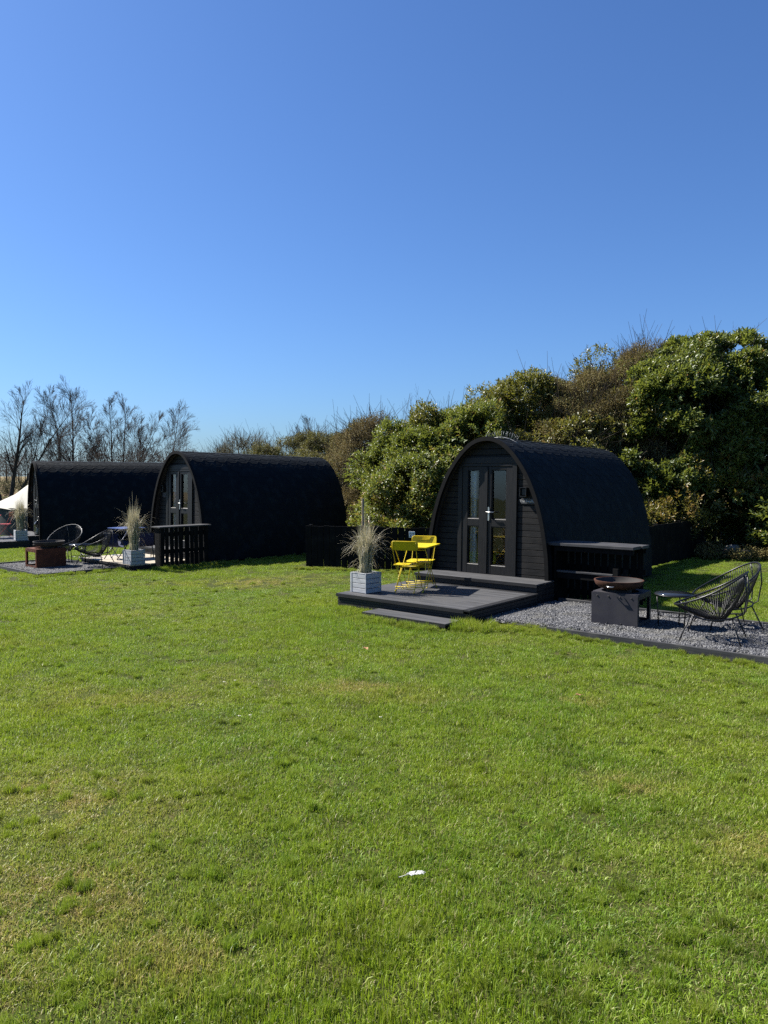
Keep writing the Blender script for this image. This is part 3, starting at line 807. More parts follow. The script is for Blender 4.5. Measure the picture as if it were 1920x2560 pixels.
make_deck('door_step', 'grey timber step carrying a lantern at the farthest pod', 'step', LP, -1.1, 1.08, -.33, .09, -.17, .165, M_deck, M_deckdark, False, .21)

def edging(label, fr, a, b_, zt, zb=-.05, th=.045):
    (xa, ya), (xb, yb) = a, b_
    l = math.hypot(xb - xa, yb - ya); ang = math.atan2(yb - ya, xb - xa)
    b = MB(); b.box(0, l, -th / 2, th / 2, zb, zt)
    o = b.build('edging_board', M_edge, None, .004, fr(xa, ya), fr.th + ang)
    tag(o, label, 'edging board', 'timber edging boards round the gravel')
edging('long timber edging board between the lawn and the near gravel and wire chairs', NP, (2.3, -2.15), (5.75, -2.15), .095)
edging('timber edging board behind the near side table, at the back of the gravel', NP, (2.6, .02), (5.75, .02), .085)
edging('short timber edging board at the foot of the black bar counter', NP, (1.36, .05), (2.58, .05), .10)
edging('timber edging board of the left gravel that ends at the middle planter', MP, (.83, -3.60), (.83, -1.87), .045, -.1)
edging('timber edging board in front of the rusty fire pit, cut by the left edge', MP, (-1.88, -3.62), (.80, -3.62), .045, -.1)
edging('timber edging board behind the rusty fire pit at the rear of the left gravel', MP, (-1.89, -3.58), (-1.89, -1.87), .045, -.1)

# ------------------------------------------------- planters, ornamental grass
def make_planter():
    t = thing('planter', '', 'planter', (0, 0, 0), 0, 'grey planter boxes with tall grass')
    s, h = .165, .30
    b = MB()
    for i in range(4):
        z0, z1 = .003 + i * h / 4, (i + 1) * h / 4 - .004
        b.box(-s, s, -s, -s + .018, z0, z1); b.box(-s, s, s - .018, s, z0, z1)
        b.box(-s, -s + .018, -s + .0185, s - .0185, z0, z1); b.box(s - .018, s, -s + .0185, s - .0185, z0, z1)
    b.build('slatted_box', M_slate, t, .004)
    b = MB()
    for x in (-1, 1):
        for y in (-1, 1):
            b.box(x * s - .012 + x * .004 - .0, x * s + .012 + x * .004 - x * .012, y * s - .006, y * s + .006, 0, h + .002)
    b.box(-s - .004, s + .004, -s - .004, -s + .022, h + .001, h + .012); b.box(-s - .004, s + .004, s - .022, s + .004, h + .001, h + .012)
    b.box(-s - .004, -s + .022, -s + .0225, s - .0225, h + .001, h + .012); b.box(s - .022, s + .004, -s + .0225, s - .0225, h + .001, h + .012)
    b.build('rim', M_slate, t, .002)
    b = MB(); b.box(-s + .019, s - .019, -s + .019, s - .019, .1, h - .03); b.build('soil', M_soil, t)
    return t
pl0 = make_planter(); pl0.location = NR(-2.08, -2.03, .222); pl0.rotation_euler = (0, 0, R(-44)); pl0['label'] = 'grey slatted planter on the charcoal deck, left of the yellow chairs'
copy_tree(pl0, MP(1.02, -1.66, .102), MP.th + .03, 'grey slatted planter on the corner of the pale deck, beside the pallet screen')
copy_tree(pl0, LP(1.22, -.56, .052), LP.th + .02, 'grey slatted planter at the left edge, beside the red chair')

def ornamental(loc, seed, label, hgt=.95):
    r = np.random.default_rng(seed); V, Q, col = [], [], []; o = 0
    def strip(base, az, h, reach, droop, w, c0, c1, seg=9):
        nonlocal o
        side = np.array([-math.sin(az), math.cos(az), 0]); dirv = np.array([math.cos(az), math.sin(az), 0]); tw = r.uniform(-1, 1)
        for i in range(seg + 1):
            u = i / seg
            p = np.array(base) + dirv * (reach * (.16 * u + .84 * u ** 3.4)) + np.array([0, 0, h * (u - droop * u ** 4.5)])
            p += side * .02 * tw * math.sin(3 * u)
            ww = w * (1 - u) ** .55 + .0006
            sd = side * math.cos(tw * u) + dirv * math.sin(tw * u)
            V.append(p - sd * ww); V.append(p + sd * ww); c = c0 + (c1 - c0) * u
            col.append((c, 0, 0, 1)); col.append((c, 0, 0, 1))
        for i in range(seg): Q.append((o + 2 * i, o + 2 * i + 1, o + 2 * i + 3, o + 2 * i + 2))
        o += 2 * (seg + 1)
    for k in range(420):                                # upright sheaf
        a = r.uniform(0, 2 * PI); rb = .085 * math.sqrt(r.uniform(0, 1))
        strip((rb * math.cos(a), rb * math.sin(a), -.02), a + r.normal(0, .6), hgt * r.uniform(.5, .98), r.uniform(.0, .11), r.uniform(0, .1), r.uniform(.0025, .0045), r.uniform(0, .55), r.uniform(.2, .9))
    for k in range(260):                                # arching, drooping outer leaves
        a = r.uniform(0, 2 * PI); rb = .09 * math.sqrt(r.uniform(0, 1))
        hh = hgt * r.uniform(.72, 1.05)
        strip((rb * math.cos(a), rb * math.sin(a), -.02), a + r.normal(0, .35), hh, r.uniform(.08, .40), r.uniform(.15, .62), r.uniform(.0022, .0040), r.uniform(.2, .5), r.uniform(.5, .85), 13)
    for k in range(26):                                 # low curls
        a = r.uniform(0, 2 * PI); strip((.09 * math.cos(a), .09 * math.sin(a), -.02), a, hgt * r.uniform(.3, .55), r.uniform(.12, .24), r.uniform(.5, .9), .003, .3, .8, 12)
    for k in range(9):                                  # stiff flower stalks
        a = r.uniform(0, 2 * PI); strip((.05 * math.cos(a), .05 * math.sin(a), -.02), a, hgt * r.uniform(1.0, 1.22), r.uniform(.0, .07), 0, .0035, .5, .75)
    ob = bigmesh('ornamental_grass', V, Q, M_reed, col)
    ob.location = loc; return tag(ob, label, 'plant', 'dry arching grasses in planters')
ornamental(NR(-2.08, -2.03, .49), 3, 'tall dry arching grass growing in the planter on the charcoal deck', .90)
ornamental(MP(1.02, -1.66, .37), 4, 'bushy arching grass in the planter on the pale deck, in front of the navy chairs', 1.12)
ornamental(LP(1.22, -.56, .32), 5, 'upright tan grass in the planter at the left edge, by the lantern', 1.08)

# ---------------------------------------------------------- bistro furniture
def make_bistro_chair(m, label, group):
    """faces +y"""
    t = thing('bistro_chair', label, 'chair', (0, 0, 0), 0, group)
    b = MB()
    # seat: dished panel with two slits
    nx_, ny_ = 12, 10; w, d = .40, .36
    for (xa, xb) in ((-.2, -.072), (-.064, .064), (.072, .2)):
        for (za, fl) in ((.452, 0), (.440, 1)):
            vs = []; k = 6
            for i in range(k + 1):
                for j in range(ny_ + 1):
                    x = xa + (xb - xa) * i / k; y = -.17 + d * j / ny_
                    vs.append((x, y, za - .012 * (1 - (x / .2) ** 2) * math.sin(PI * j / ny_) - (.02 * ((j / ny_ - .85) / .15) ** 2 if j / ny_ > .85 else 0)))
            fs = [(i * (ny_ + 1) + j, (i + 1) * (ny_ + 1) + j, (i + 1) * (ny_ + 1) + j + 1, i * (ny_ + 1) + j + 1) for i in range(k) for j in range(ny_)]
            b.add(vs, [f[::-1] for f in fs] if fl else fs, 0, True)
    b.box(-.2, .2, -.176, -.166, .438, .449); b.box(-.2, .2, .182, .192, .418, .432)
    b.box(-.205, -.200, -.172, .186, .438, .452); b.box(.200, .205, -.172, .186, .438, .452)
    b.build('seat', m, t, .002)
    # backrest: curved rounded panel, slits on its front
    b = MB(); pts = rrect(.415, .142, .034, 6); n = len(pts)
    def bp(x, z, off): return (x, -.232 - .035 * (1 - (x / .21) ** 2) - .18 * z + off, .775 + z)
    grid = 13
    for off, fl in ((.006, 0), (-.006, 1)):
        # fan strips across the rounded outline keep the curve smooth
        xs_ = [-.2075 + .415 * i / 24 for i in range(25)]
        def hz(x):
            e = abs(x) - (.2075 - .034)
            return .071 if e <= 0 else .071 - .034 + math.sqrt(max(0, .034 ** 2 - e * e))
        vs = [bp(x, s * hz(x), off) for x in xs_ for s in (-1, 1)]
        fs = [(2 * i, 2 * i + 2, 2 * i + 3, 2 * i + 1) for i in range(24)]
        b.add(vs, fs[::-1] if not fl else [f[::-1] for f in fs], 0, True)
    rim = [bp(x, z, 0) for x, z in pts]; b.tube(rim, .0075, 6, 0, True)
    for z in (-.012, .014):
        b.tube([bp(-.13 + .26 * i / 8, z, .008) for i in range(9)], .003, 4)
    b.build('backrest', m, t)
    for s in (-1, 1):
        b = MB(); b.tube([(s * .188, -.262, .83), (s * .188, -.235, .70), (s * .180, -.12, .46), (s * .165, .24, .012)], .0060, 8)
        b.tube([(s * .165, .24, .012), (s * .165, .265, .006)], .0085, 8)
        b.build('leg', m, t)
        b = MB(); b.tube([(s * .150, .165, .432), (s * .150, -.02, .24), (s * .150, -.225, .012)], .0060, 8)
        b.tube([(s * .150, -.225, .012), (s * .150, -.25, .006)], .0085, 8)
        b.build('leg', m, t)
    for (xx, y, z) in ((.165, .20, .062), (.15, -.185, .058), (.175, -.085, .40), (.15, .11, .372)):
        b = MB(); b.tube([(-xx, y, z), (xx, y, z)], .007, 6); b.build('stretcher', m, t)
    return t

def make_bistro_table(m, label, w, d, loc, rotz):
    t = thing('bistro_table', label, 'table', loc, rotz)
    b = MB(); b.prism(rrect(w, d, .02, 4), 'z', .695, .71); b.prism(rrect(w - .008, d - .008, .016, 4), 'z', .686, .6948)
    b.build('tabletop', m, t, .003)
    for s in (-1, 1):
        x = s * (w / 2 - .05)
        b = MB(); b.tube([(x, -d / 2 + .08, .68), (x, d / 2 - .07, .012)], .0062, 8); b.tube([(x, d / 2 - .07, .012), (x, d / 2 - .04, .006)], .013, 8); b.build('leg', m, t)
        x2 = s * (w / 2 - .075)
        b = MB(); b.tube([(x2, d / 2 - .08, .68), (x2, -d / 2 + .07, .012)], .0062, 8); b.tube([(x2, -d / 2 + .07, .012), (x2, -d / 2 + .04, .006)], .013, 8); b.build('leg', m, t)
    xx = w / 2 - .05
    for (y, z) in ((d / 2 - .10, .07), (-d / 2 + .10, .065), (0, .36), (-d / 2 + .10, .655)):
        b = MB(); b.tube([(-xx, y, z), (xx, y, z)], .0075, 6); b.build('stretcher', m, t)
    return t
T0 = (.507, 12.25)
make_bistro_table(M_yellow, 'yellow metal folding table between the two yellow chairs', .60, .74, (T0[0], T0[1], .224), R(-21))
yc = make_bistro_chair(M_yellow, 'yellow folding chair nearest the planter, seen from behind', 'yellow folding chairs on the deck')
yc.scale = (1, 1, .945); yc.location = (.385, 12.06, .224); yc.rotation_euler = (0, 0, R(-17))
copy_tree(yc, (.605, 12.62, .224), R(-17 + 180), 'yellow folding chair on the far side of the yellow table, facing the lawn')
rc = make_bistro_chair(M_red, 'coral red folding chair at the left edge, seen from the side', None)
rc.scale = (1, 1, .95); rc.location = (-12.13, 24.52, .054); rc.rotation_euler = (0, 0, R(100))
make_bistro_table(M_red, 'coral red folding table cut off by the left edge', .60, .62, (-12.50, 24.34, .054), R(15))
make_bistro_table(M_blue, 'light blue folding table behind the middle planter grass', .62, .62, (-6.05, 18.05, .104), MP.th + .1)

def make_sling(label, loc, rotz):
    t = thing('sling_chair', label, 'chair', loc, rotz, 'navy cloth chairs round the blue table')
    b = MB(); w = .20; vs = []
    prof = [(-.20, .60), (-.20, .45), (-.17, .33), (-.05, .28), (.12, .33), (.2, .40)]
    for (y, z) in prof: vs += [(-w, y, z), (w, y, z)]
    fs = [(2 * i, 2 * i + 1, 2 * i + 3, 2 * i + 2) for i in range(len(prof) - 1)]
    b.add(vs, fs, 0, True); b.add([(x, y, z - .008) for x, y, z in vs], [f[::-1] for f in fs], 0, True)
    b.build('sling', M_bluedark, t)
    for s in (-1, 1):
        for (ya, yb) in ((-.2, .22), (.2, -.22)):
            b = MB(); b.tube([(s * (w + .01), ya, .60 if ya < 0 else .41), (s * (w - .01), yb, .01)], .010, 6); b.build('leg', M_blackmetal, t)
    for (y, z) in ((-.2, .605), (.2, .41)):
        b = MB(); b.tube([(-w, y, z), (w, y, z)], .01, 6); b.build('stretcher', M_blackmetal, t)
    return t
sc = make_sling('navy cloth chair seen from behind, between the black wire chair and the planter grass', (-6.18, 17.78, .104), MP.th + .35)
copy_tree(sc, (-5.62, 17.95, .104), MP.th + 1.2, 'navy cloth chair almost hidden behind the middle planter grass')

# ------------------------------------------------------------- wire lounge chairs
def make_acapulco(label, group):
    """faces +y"""
    t = thing('wire_lounge_chair', label, 'chair', (0, 0, 0), 0, group)
    def rim(a):
        c, s = math.cos(a), math.sin(a)                 # s=+1 front, -1 back
        x = .375 * c * (1 - .10 * s) ; y = .02 + .405 * s
        z = .605 - .205 * s - .035 * c * c
        if s < 0: z += .03 * s * s
        return Vector((x, y, z))
    N_ = 48
    b = MB(); b.tube([rim(2 * PI * k / N_) for k in range(N_)], .0115, 8, 0, True); b.build('rim', M_blackmetal, t)
    def base(a):
        c, s = math.cos(a), math.sin(a); return Vector((.27 * c, -.02 + .30 * s, .275 + (.06 * s * s if s > 0 else .05 * s * s)))
    b = MB(); b.tube([base(2 * PI * k / 32) for k in range(32)], .010, 8, 0, True); b.build('base_ring', M_blackmetal, t)
    for a in (-PI / 2 - .35, -PI / 2 + .35):
        b = MB(); p, q = base(a), rim(a); b.tube([p, p + Vector((0, -.06, .03)), q * .6 + p * .4 + Vector((0, -.055, -.02)), q], .009, 7); b.build('support', M_blackmetal, t)
    for a in (PI / 2 - .4, PI / 2 + .4):
        b = MB(); b.tube([base(a), rim(a)], .009, 7); b.build('support', M_blackmetal, t)
    for (sx, sy) in ((-1, 1), (1, 1), (-1, -1), (1, -1)):
        b = MB(); a = math.atan2(sy * .75, sx * .66); p = base(a)
        b.tube([p, Vector((sx * .29, sy * .335 - .02, .008))], [.0095, .008], 7); b.tube([(sx * .29, sy * .335 - .02, .008), (sx * .29, sy * .335 - .02, 0)], .011, 7)
        b.build('leg', M_blackmetal, t)
    b = MB(); Nc = 84
    for k in range(Nc):
        a = 2 * PI * k / Nc; p = rim(a)
        q = Vector((.085 * math.cos(a), -.06 + .075 * math.sin(a), .235))
        cpt = Vector((p.x * .80, p.y * .80 - .01, .33 + .28 * (p.z - .40)))
        pts = [(p * (1 - u) ** 2 + cpt * 2 * u * (1 - u) + q * u * u) for u in (0, .14, .3, .48, .66, .84, 1)]
        b.tube(pts, .0044, 5, 0)
    b.tube([Vector((.085 * math.cos(2 * PI * k / 20), -.06 + .075 * math.sin(2 * PI * k / 20), .235)) for k in range(20)], .008, 6, 0, True)
    b.build('cord_seat', M_cord, t)
    return t
G = 'black wire lounge chairs on the gravel'
ac = make_acapulco('black corded lounge chair nearest the camera, on the gravel by the round side table', G)
ac.location = (3.955, 9.22, .066); ac.rotation_euler = (0, 0, R(149 - 90))
copy_tree(ac, (4.48, 10.0, .066), R(178 - 90), 'black corded lounge chair half hidden behind the nearest one')
copy_tree(ac, (-6.42, 17.0, .012), R(172 - 90), 'black corded lounge chair in profile on the left gravel, in front of the blue table')
copy_tree(ac, (-7.55, 18.15, .012), R(262 - 90), 'black corded lounge chair facing front, its round rim behind the rusty fire bowl')

def make_side_table(label, loc, top):
    t = thing('side_table', label, 'side table', loc, R(20), 'round black side tables')
    b = MB(); b.lathe([(.0, .436), (.238, .436), (.238, .444), (0, .444)], 40); b.build('tabletop', top, t)
    b = MB(); b.tube([(.24 * math.cos(2 * PI * k / 40), .24 * math.sin(2 * PI * k / 40), .43) for k in range(40)], .008, 6, 0, True)
    b.tube([(.19 * math.cos(2 * PI * k / 30), .19 * math.sin(2 * PI * k / 30), .16) for k in range(30)], .006, 6, 0, True); b.build('frame_ring', M_blackmetal, t)
    for k in range(3):
        a = R(30 + 120 * k); b = MB(); b.tube([(.215 * math.cos(a), .215 * math.sin(a), .43), (.19 * math.cos(a), .19 * math.sin(a), .0)], .0085, 7); b.build('leg', M_blackmetal, t)
    return t
st = make_side_table('round black side table between the grey fire pit and the wire chairs', (3.78, 9.96, .066), M_glosstop)
copy_tree(st, (-7.02, 17.75, .012), R(50), 'round black side table between the two wire chairs on the left')

# ---------------------------------------------------------------- fire pits
def make_firepit(label, loc, rotz, m, w, d, h, solid):
    """box of sheet steel; 'solid' lists closed sides among f(ront) b(ack) l(eft) r(ight)"""
    t = thing('fire_pit_base', label, 'fire pit', loc, rotz)
    x, y, th = w / 2, d / 2, .008
    b = MB()
    def side(k):
        if k == 'f': return (-x, x, -y, -y + th)
        if k == 'b': return (-x, x, y - th, y)
        if k == 'l': return (-x, -x + th, -y + th + .001, y - th - .001)
        return (x - th, x, -y + th + .001, y - th - .001)
    for k in 'fblr':
        x0, x1, y0, y1 = side(k)
        if k in solid: b.box(x0, x1, y0, y1, 0, h - .0085)
        else:
            f = .055
            if k in 'fb':
                b.box(x0, x0 + f, y0, y1, 0, h - .0085); b.box(x1 - f, x1, y0, y1, 0, h - .0085); b.box(x0 + f, x1 - f, y0, y1, h - .075, h - .0085); b.box(x0 + f, x1 - f, y0, y1, 0, .05)
            else:
                b.box(x0, x1, y0, y0 + f, 0, h - .0085); b.box(x0, x1, y1 - f, y1, 0, h - .0085); b.box(x0, x1, y0 + f, y1 - f, h - .075, h - .0085); b.box(x0, x1, y0 + f, y1 - f, 0, .05)
    b.build('side_panels', m, t, .0015)
    b = MB(); r0 = min(x, y) * .8; n = 40                                   # top plate with a round hole
    ring = [(r0 * math.cos(2 * PI * k / n), r0 * math.sin(2 * PI * k / n)) for k in range(n)]
    def outp(k):
        a = 2 * PI * k / n; c, s = math.cos(a), math.sin(a); q = min(x / abs(c) if abs(c) > 1e-6 else 9, y / abs(s) if abs(s) > 1e-6 else 9); return (c * q, s * q)
    out = [outp(k) for k in range(n)]
    for zz, fl in ((h, 0), (h - .008, 1)):
        vs = [(*p, zz) for p in ring] + [(*p, zz) for p in out]
        fs = [(k, n + k, n + (k + 1) % n, (k + 1) % n) for k in range(n)]
        b.add(vs, [f[::-1] for f in fs] if fl else fs)
    b.add([(*p, h) for p in out] + [(*p, h - .008) for p in out], [(k, n + k, n + (k + 1) % n, (k + 1) % n) for k in range(n)])
    b.build('top_plate', m, t)
    b = MB()
    for k in range(4): b.lathe([(.0, .0), (.010, 0), (.010, .006), (0, .007)], 8, 0, Matrix.Translation((-x + w * (.13 + .245 * k), -y - .0005, h - .05)) @ Matrix.Rotation(PI / 2, 4, 'X'))
    for k in range(2): b.lathe([(.0, .0), (.008, 0), (.008, .005), (0, .006)], 8, 0, Matrix.Translation((-x + w * (.35 + .3 * k), -y - .0005, .03)) @ Matrix.Rotation(PI / 2, 4, 'X'))
    b.build('bolts', M_ink, t)
    return t
def make_bowl(label, loc, m, r):
    t = thing('fire_bowl', label, 'fire bowl', loc, 0, 'steel fire bowls on their stands')
    b = MB()
    b.lathe([(0, .02), (r * .55, .022), (r * .80, .042), (r * .93, .08), (r, .135), (r - .001, .142)], 56, 0)
    b.lathe([(r - .001, .142), (r - .02, .142)], 56, 0)
    b.lathe([(r - .02, .142), (r * .89, .085), (r * .76, .05), (r * .5, .033), (0, .03)], 56, 1)
    b.build('bowl', [m, M_bowlin], t)
    b = MB(); b.lathe([(r * .52, -.03), (r * .52, .024), (r * .5, .024), (r * .5, -.03)], 40); b.build('foot_ring', M_bowlin, t)
    b = MB()
    for a in (-2.2, .94):
        c, s = math.cos(a), math.sin(a)
        b.tube([(c * r * .985 - s * .05, s * r * .985 + c * .05, .085), (c * (r + .02) - s * .03, s * (r + .02) + c * .03, .08), (c * (r + .02) + s * .03, s * (r + .02) - c * .03, .08), (c * r * .985 + s * .05, s * r * .985 - c * .05, .085)], .008, 6)
    b.build('handle', M_chrome if m is M_rustbowl else M_bowlin, t)
    return t
make_firepit('dark grey sheet steel fire pit base on the near gravel', (3.20, 10.31, .062), R(-36), M_steel, .62, .56, .43, 'fl')
make_bowl('orange rusted steel fire bowl on the dark grey base', (3.17, 10.34, .495), M_rustbowl, .325)
make_firepit('brown rusted steel fire pit base with an open side, on the left gravel', (-7.55, 17.12, .008), R(-43), M_rust, .58, .66, .42, 'rb')
make_bowl('dark fire bowl on the brown rusted base at left', (-7.49, 17.16, .43), M_bowlin, .335)

# -------------------------------------------- bar counter and pallet screen
def make_bar():
    t = thing('bar_counter', 'black pallet bar counter with shelf, beside the nearest pod', 'bar counter', NR(0, .1), NP.th)
    W, D, Hh = 1.36, .50, .97
    b = MB(); b.box(-.05, W, -.03, D - .24, Hh - .045, Hh); b.box(-.04, W + .03, D - .235, D + .03, Hh - .045, Hh + .001); b.build('counter_top', M_edge, t, .004)
    b = MB(); b.box(.04, .075, .02, D, .0, Hh - .046); b.build('end_panel', M_blackwood, t, .003)
    b = MB(); b.box(1.02, 1.10, .03, .07, .05, .62); b.box(1.13, 1.19, .16, .20, .05, .60); b.build('post', M_blackwood, t, .003)
    b = MB(); b.box(.08, 1.015, .03, .13, .50, .528); b.build('shelf', M_edge, t, .003)
    b = MB(); r = random.Random(4); x = .10
    while x < W - .08:
        ww = r.uniform(.085, .10); b.box(x, x + ww, D - .05 + r.uniform(-.006, .006), D - .028, .04, Hh - .05); x += ww + r.uniform(.012, .03)
    b.box(.078, W, D - .027, D - .004, .10, .19); b.box(.078, W, D - .027, D - .004, .5, .59); b.box(.078, W, D - .027, D - .004, .84, .92)
    b.box(.08, 1.015, .05, .075, .40, .498); b.box(.08, 1.015, .05, .075, .04, .10)
    b.box(.078, W - .02, .02, .06, Hh - .13, Hh - .047)
    b.build('slats', M_blackwood, t, .003)
make_bar()
def make_screen():
    t = thing('pallet_screen', 'black slatted pallet screen with a flat top board, in front of the middle pod', 'screen', MP(1.12, -1.24, -.05), MP.th + PI / 2)
    # local x runs along the pod's depth direction, -y faces the lawn side
    W, D, Hh = 1.25, .30, .96
    b = MB(); b.box(-.04, W + .04, -D - .03, .03, Hh - .03, Hh); b.build('top_board', M_edge, t, .003)
    for nm, y, sd in (('slats', -D, 0),):
        b = MB(); x = .0; r = random.Random(9)
        while x < W - .06:
            ww = r.uniform(.075, .115); b.box(x, min(x + ww, W), y, y + .02, r.uniform(0, .03), Hh - .032); x += ww + r.choice((.018, .024, .034, .05))
        b.build(nm, M_blackwood, t, .002)
    b = MB()
    for z in (.36, .74): b.box(.01, W - .01, -D + .022, -D + .045, z, z + .09)
    for x in (.0, W - .07): b.box(x + .002, x + .068, -D + .047, -.047, .02, Hh - .034)
    b.build('pallet_frame', M_blackwood, t, .002)
make_screen()

# --------------------------------------------------------------------- fences
def make_fence(label, a, b_, h, seed, gap, plate=None):
    dx, dy = b_[0] - a[0], b_[1] - a[1]; l = math.hypot(dx, dy); ang = math.atan2(dy, dx)
    z = float(gz((a[0] + b_[0]) / 2, (a[1] + b_[1]) / 2))
    t = thing('fence', label, 'fence', (a[0], a[1], z), ang)
    r = random.Random(seed); b = MB(); x = 0
    while x < l - .04:
        ww = r.uniform(.125, .14); b.box(x, min(x + ww, l), -.012 + r.uniform(-.003, .003), .012, r.uniform(.02, .05), h + r.uniform(-.008, .008)); x += ww + (r.uniform(.006, .016) if gap else .002)
    b.build('board_panel', M_blackwood, t, .002)
    for zz in (.2, .72):
        b = MB(); b.box(0, l, .0155, .06, zz, zz + .07); b.build('rail', M_blackwood, t)
    n = max(2, int(l / 1.4) + 1)
    for i in range(n):
        b = MB(); x = .04 + (l - .14) * i / (n - 1); b.box(x, x + .08, .061, .14, -.2, h + .02); b.build('post', M_blackwood, t, .003)
    if plate:
        b = MB(); px = plate[0]; b.box(px - .066, px + .066, -.022, -.0165, plate[1] - .066, plate[1] + .066); o = b.build('number_plate', M_white, t, .002)
        me = text_mesh('22', .115); me.materials.append(M_ink); k = link('lettering', me, o); k.location = (px, -.023, plate[1] - .012); k.rotation_euler = (PI / 2, 0, 0)
    return t
make_fence('black vertical board fence between the middle pod and the nearest pod', (-1.72, 16.92), (1.35, 15.93), .94, 1, True, (2.43, .80))
fa, fb = NP(.74, 4.6), NP(.78, 9.2)
make_fence('black close boarded fence running from the nearest pod back to the laurels', fa, fb, .93, 2, False)
b = MB(); b.box(-.025, .025, -.02, .02, -.2, 1.53)
tag(b.build('timber_post', M_sawn, None, .003, (-.46, 16.85, 0), .2), 'bare sawn timber post rising behind the near planter grass', 'post')

# -------------------------------------------------------------------- lantern
def make_lantern():
    t = thing('lantern', 'tall black metal lantern on the step of the farthest pod', 'lantern', LP(.80, .0, .168), LP.th)
    s, h = .10, .33
    b = MB(); b.box(-s, s, -s, s, 0, .03); b.build('base', M_blackmetal, t, .003)
    b = MB()
    for x in (-1, 1):
        for y in (-1, 1): b.box(x * (s - .008) - .007, x * (s - .008) + .007, y * (s - .008) - .007, y * (s - .008) + .007, .0305, h)
    b.box(-s, s, -s, s, h + .0005, h + .02)
    b.build('frame', M_blackmetal, t)
    b = MB(); b.add([(-s, -s, h + .021), (s, -s, h + .021), (s, s, h + .021), (-s, s, h + .021), (-.04, -.04, h + .11), (.04, -.04, h + .11), (.04, .04, h + .11), (-.04, .04, h + .11)], [(0, 1, 5, 4), (1, 2, 6, 5), (2, 3, 7, 6), (3, 0, 4, 7), (4, 5, 6, 7)])
    b.box(-.03, .03, -.03, .03, h + .1105, h + .14); b.build('roof', M_blackmetal, t)
    b = MB(); b.tube([(.05 * math.cos(2 * PI * k / 18), 0, h + .185 + .05 * math.sin(2 * PI * k / 18)) for k in range(18)], .004, 5, 0, True); b.build('handle', M_chrome, t)
    b = MB(); e = s - .009
    for (p, q_) in (((-e, -e), (e, -e)), ((e, -e), (e, e)), ((e, e), (-e, e)), ((-e, e), (-e, -e))): b.add([(*p, .031), (*q_, .031), (*q_, h), (*p, h)], [(0, 1, 2, 3)])
    b.build('glass', M_glass, t)
make_lantern()
b = MB(); b.lathe([(0, 0), (.05, 0), (.05, .17), (.042, .178), (0, .17)], 20); b.tube([(0, 0, .165), (0, 0, .19)], .003, 5)
tag(b.build('candle', M_candle, None, 0, LP(.80, 0, .20)), 'ivory pillar candle standing inside the tall lantern', 'candle')

# ----------------------------------------------------------------------- tent
def make_tent():
    cx, cy = -13.55, 31.0
    z = float(gz(cx, cy))
    t = thing('bell_tent', 'cream canvas bell tent showing behind the farthest pod', 'tent', (cx, cy, z), 0)
    N_ = 24; b = MB(); vs = [(0, 0, 2.78)]
    rr = 2.15
    for ring, (f, dz) in enumerate(((.25, 2.06), (.55, 1.55), (1.0, 1.08))):
        for k in range(N_):
            a = 2 * PI * k / N_; sag = .05 * abs(math.sin(6 * a)) * f; vs.append((rr * f * math.cos(a) * (1 - sag), rr * f * math.sin(a) * (1 - sag), dz - sag * 1.6))
    fs = [(0, 1 + k, 1 + (k + 1) % N_) for k in range(N_)]
    for r_ in range(2):
        o = 1 + r_ * N_; fs += [(o + k, o + N_ + k, o + N_ + (k + 1) % N_, o + (k + 1) % N_) for k in range(N_)]
    b.add(vs, fs, 0, True); b.build('canvas_roof', M_canvas, t)
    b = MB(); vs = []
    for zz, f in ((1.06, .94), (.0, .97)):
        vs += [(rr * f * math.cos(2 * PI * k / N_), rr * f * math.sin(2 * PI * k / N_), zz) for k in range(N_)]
    b.add(vs, [(k, N_ + k, N_ + (k + 1) % N_, (k + 1) % N_) for k in range(N_)], 0, True); b.build('tent_wall', M_canvasshade, t)
    b = MB()
    for k in range(8):
        a = 2 * PI * k / 8 + .2; b.tube([(rr * math.cos(a), rr * math.sin(a), 1.05), (1.55 * rr * math.cos(a), 1.55 * rr * math.sin(a), 0)], .006, 4)
    b.build('guy_rope', M_canvas, t)
    b = MB(); b.tube([(0, 0, 0), (0, 0, 2.82)], .025, 8); b.build('pole', M_sawn, t)
make_tent()

# ------------------------------------------------------------------- foliage
def leaves_mesh(Pc, D, N_, ln, wd, rnd, rng, bend=.15):
    """leaf blades: six points each, folded along the midrib"""
    n = len(Pc); D = D / np.linalg.norm(D, axis=1, keepdims=True)
    S_ = np.cross(D, N_); S_ /= np.linalg.norm(S_, axis=1, keepdims=True) + 1e-9
    U = np.cross(S_, D); l = ln[:, None]; w_ = wd[:, None]
    b0 = Pc; tip = Pc + D * l - U * l * bend
    m1, m2 = Pc + D * l * .35 + U * l * .02, Pc + D * l * .72 - U * l * bend * .35
    V = np.stack([b0, m1 + S_ * w_ * .5 + U * w_ * .12, m2 + S_ * w_ * .38 + U * w_ * .10, tip, m2 - S_ * w_ * .38 + U * w_ * .10, m1 - S_ * w_ * .5 + U * w_ * .12], 1).reshape(-1, 3)
    o = np.arange(n) * 6
    Q = np.concatenate([np.stack([o, o + 1, o + 2, o + 3], -1), np.stack([o, o + 3, o + 4, o + 5], -1)])
    col = np.repeat(np.stack([rnd, 0 * rnd, 0 * rnd, 0 * rnd + 1], -1), 6, 0)
    return V, Q, col

def noise3(P, s, rng):
    out = 0
    for k in range(7):
        d = rng.normal(0, 1, 3); d /= np.linalg.norm(d); out = out + np.sin(P @ d * s * rng.uniform(.6, 1.7) + rng.uniform(0, 7))
    return out / 3.5

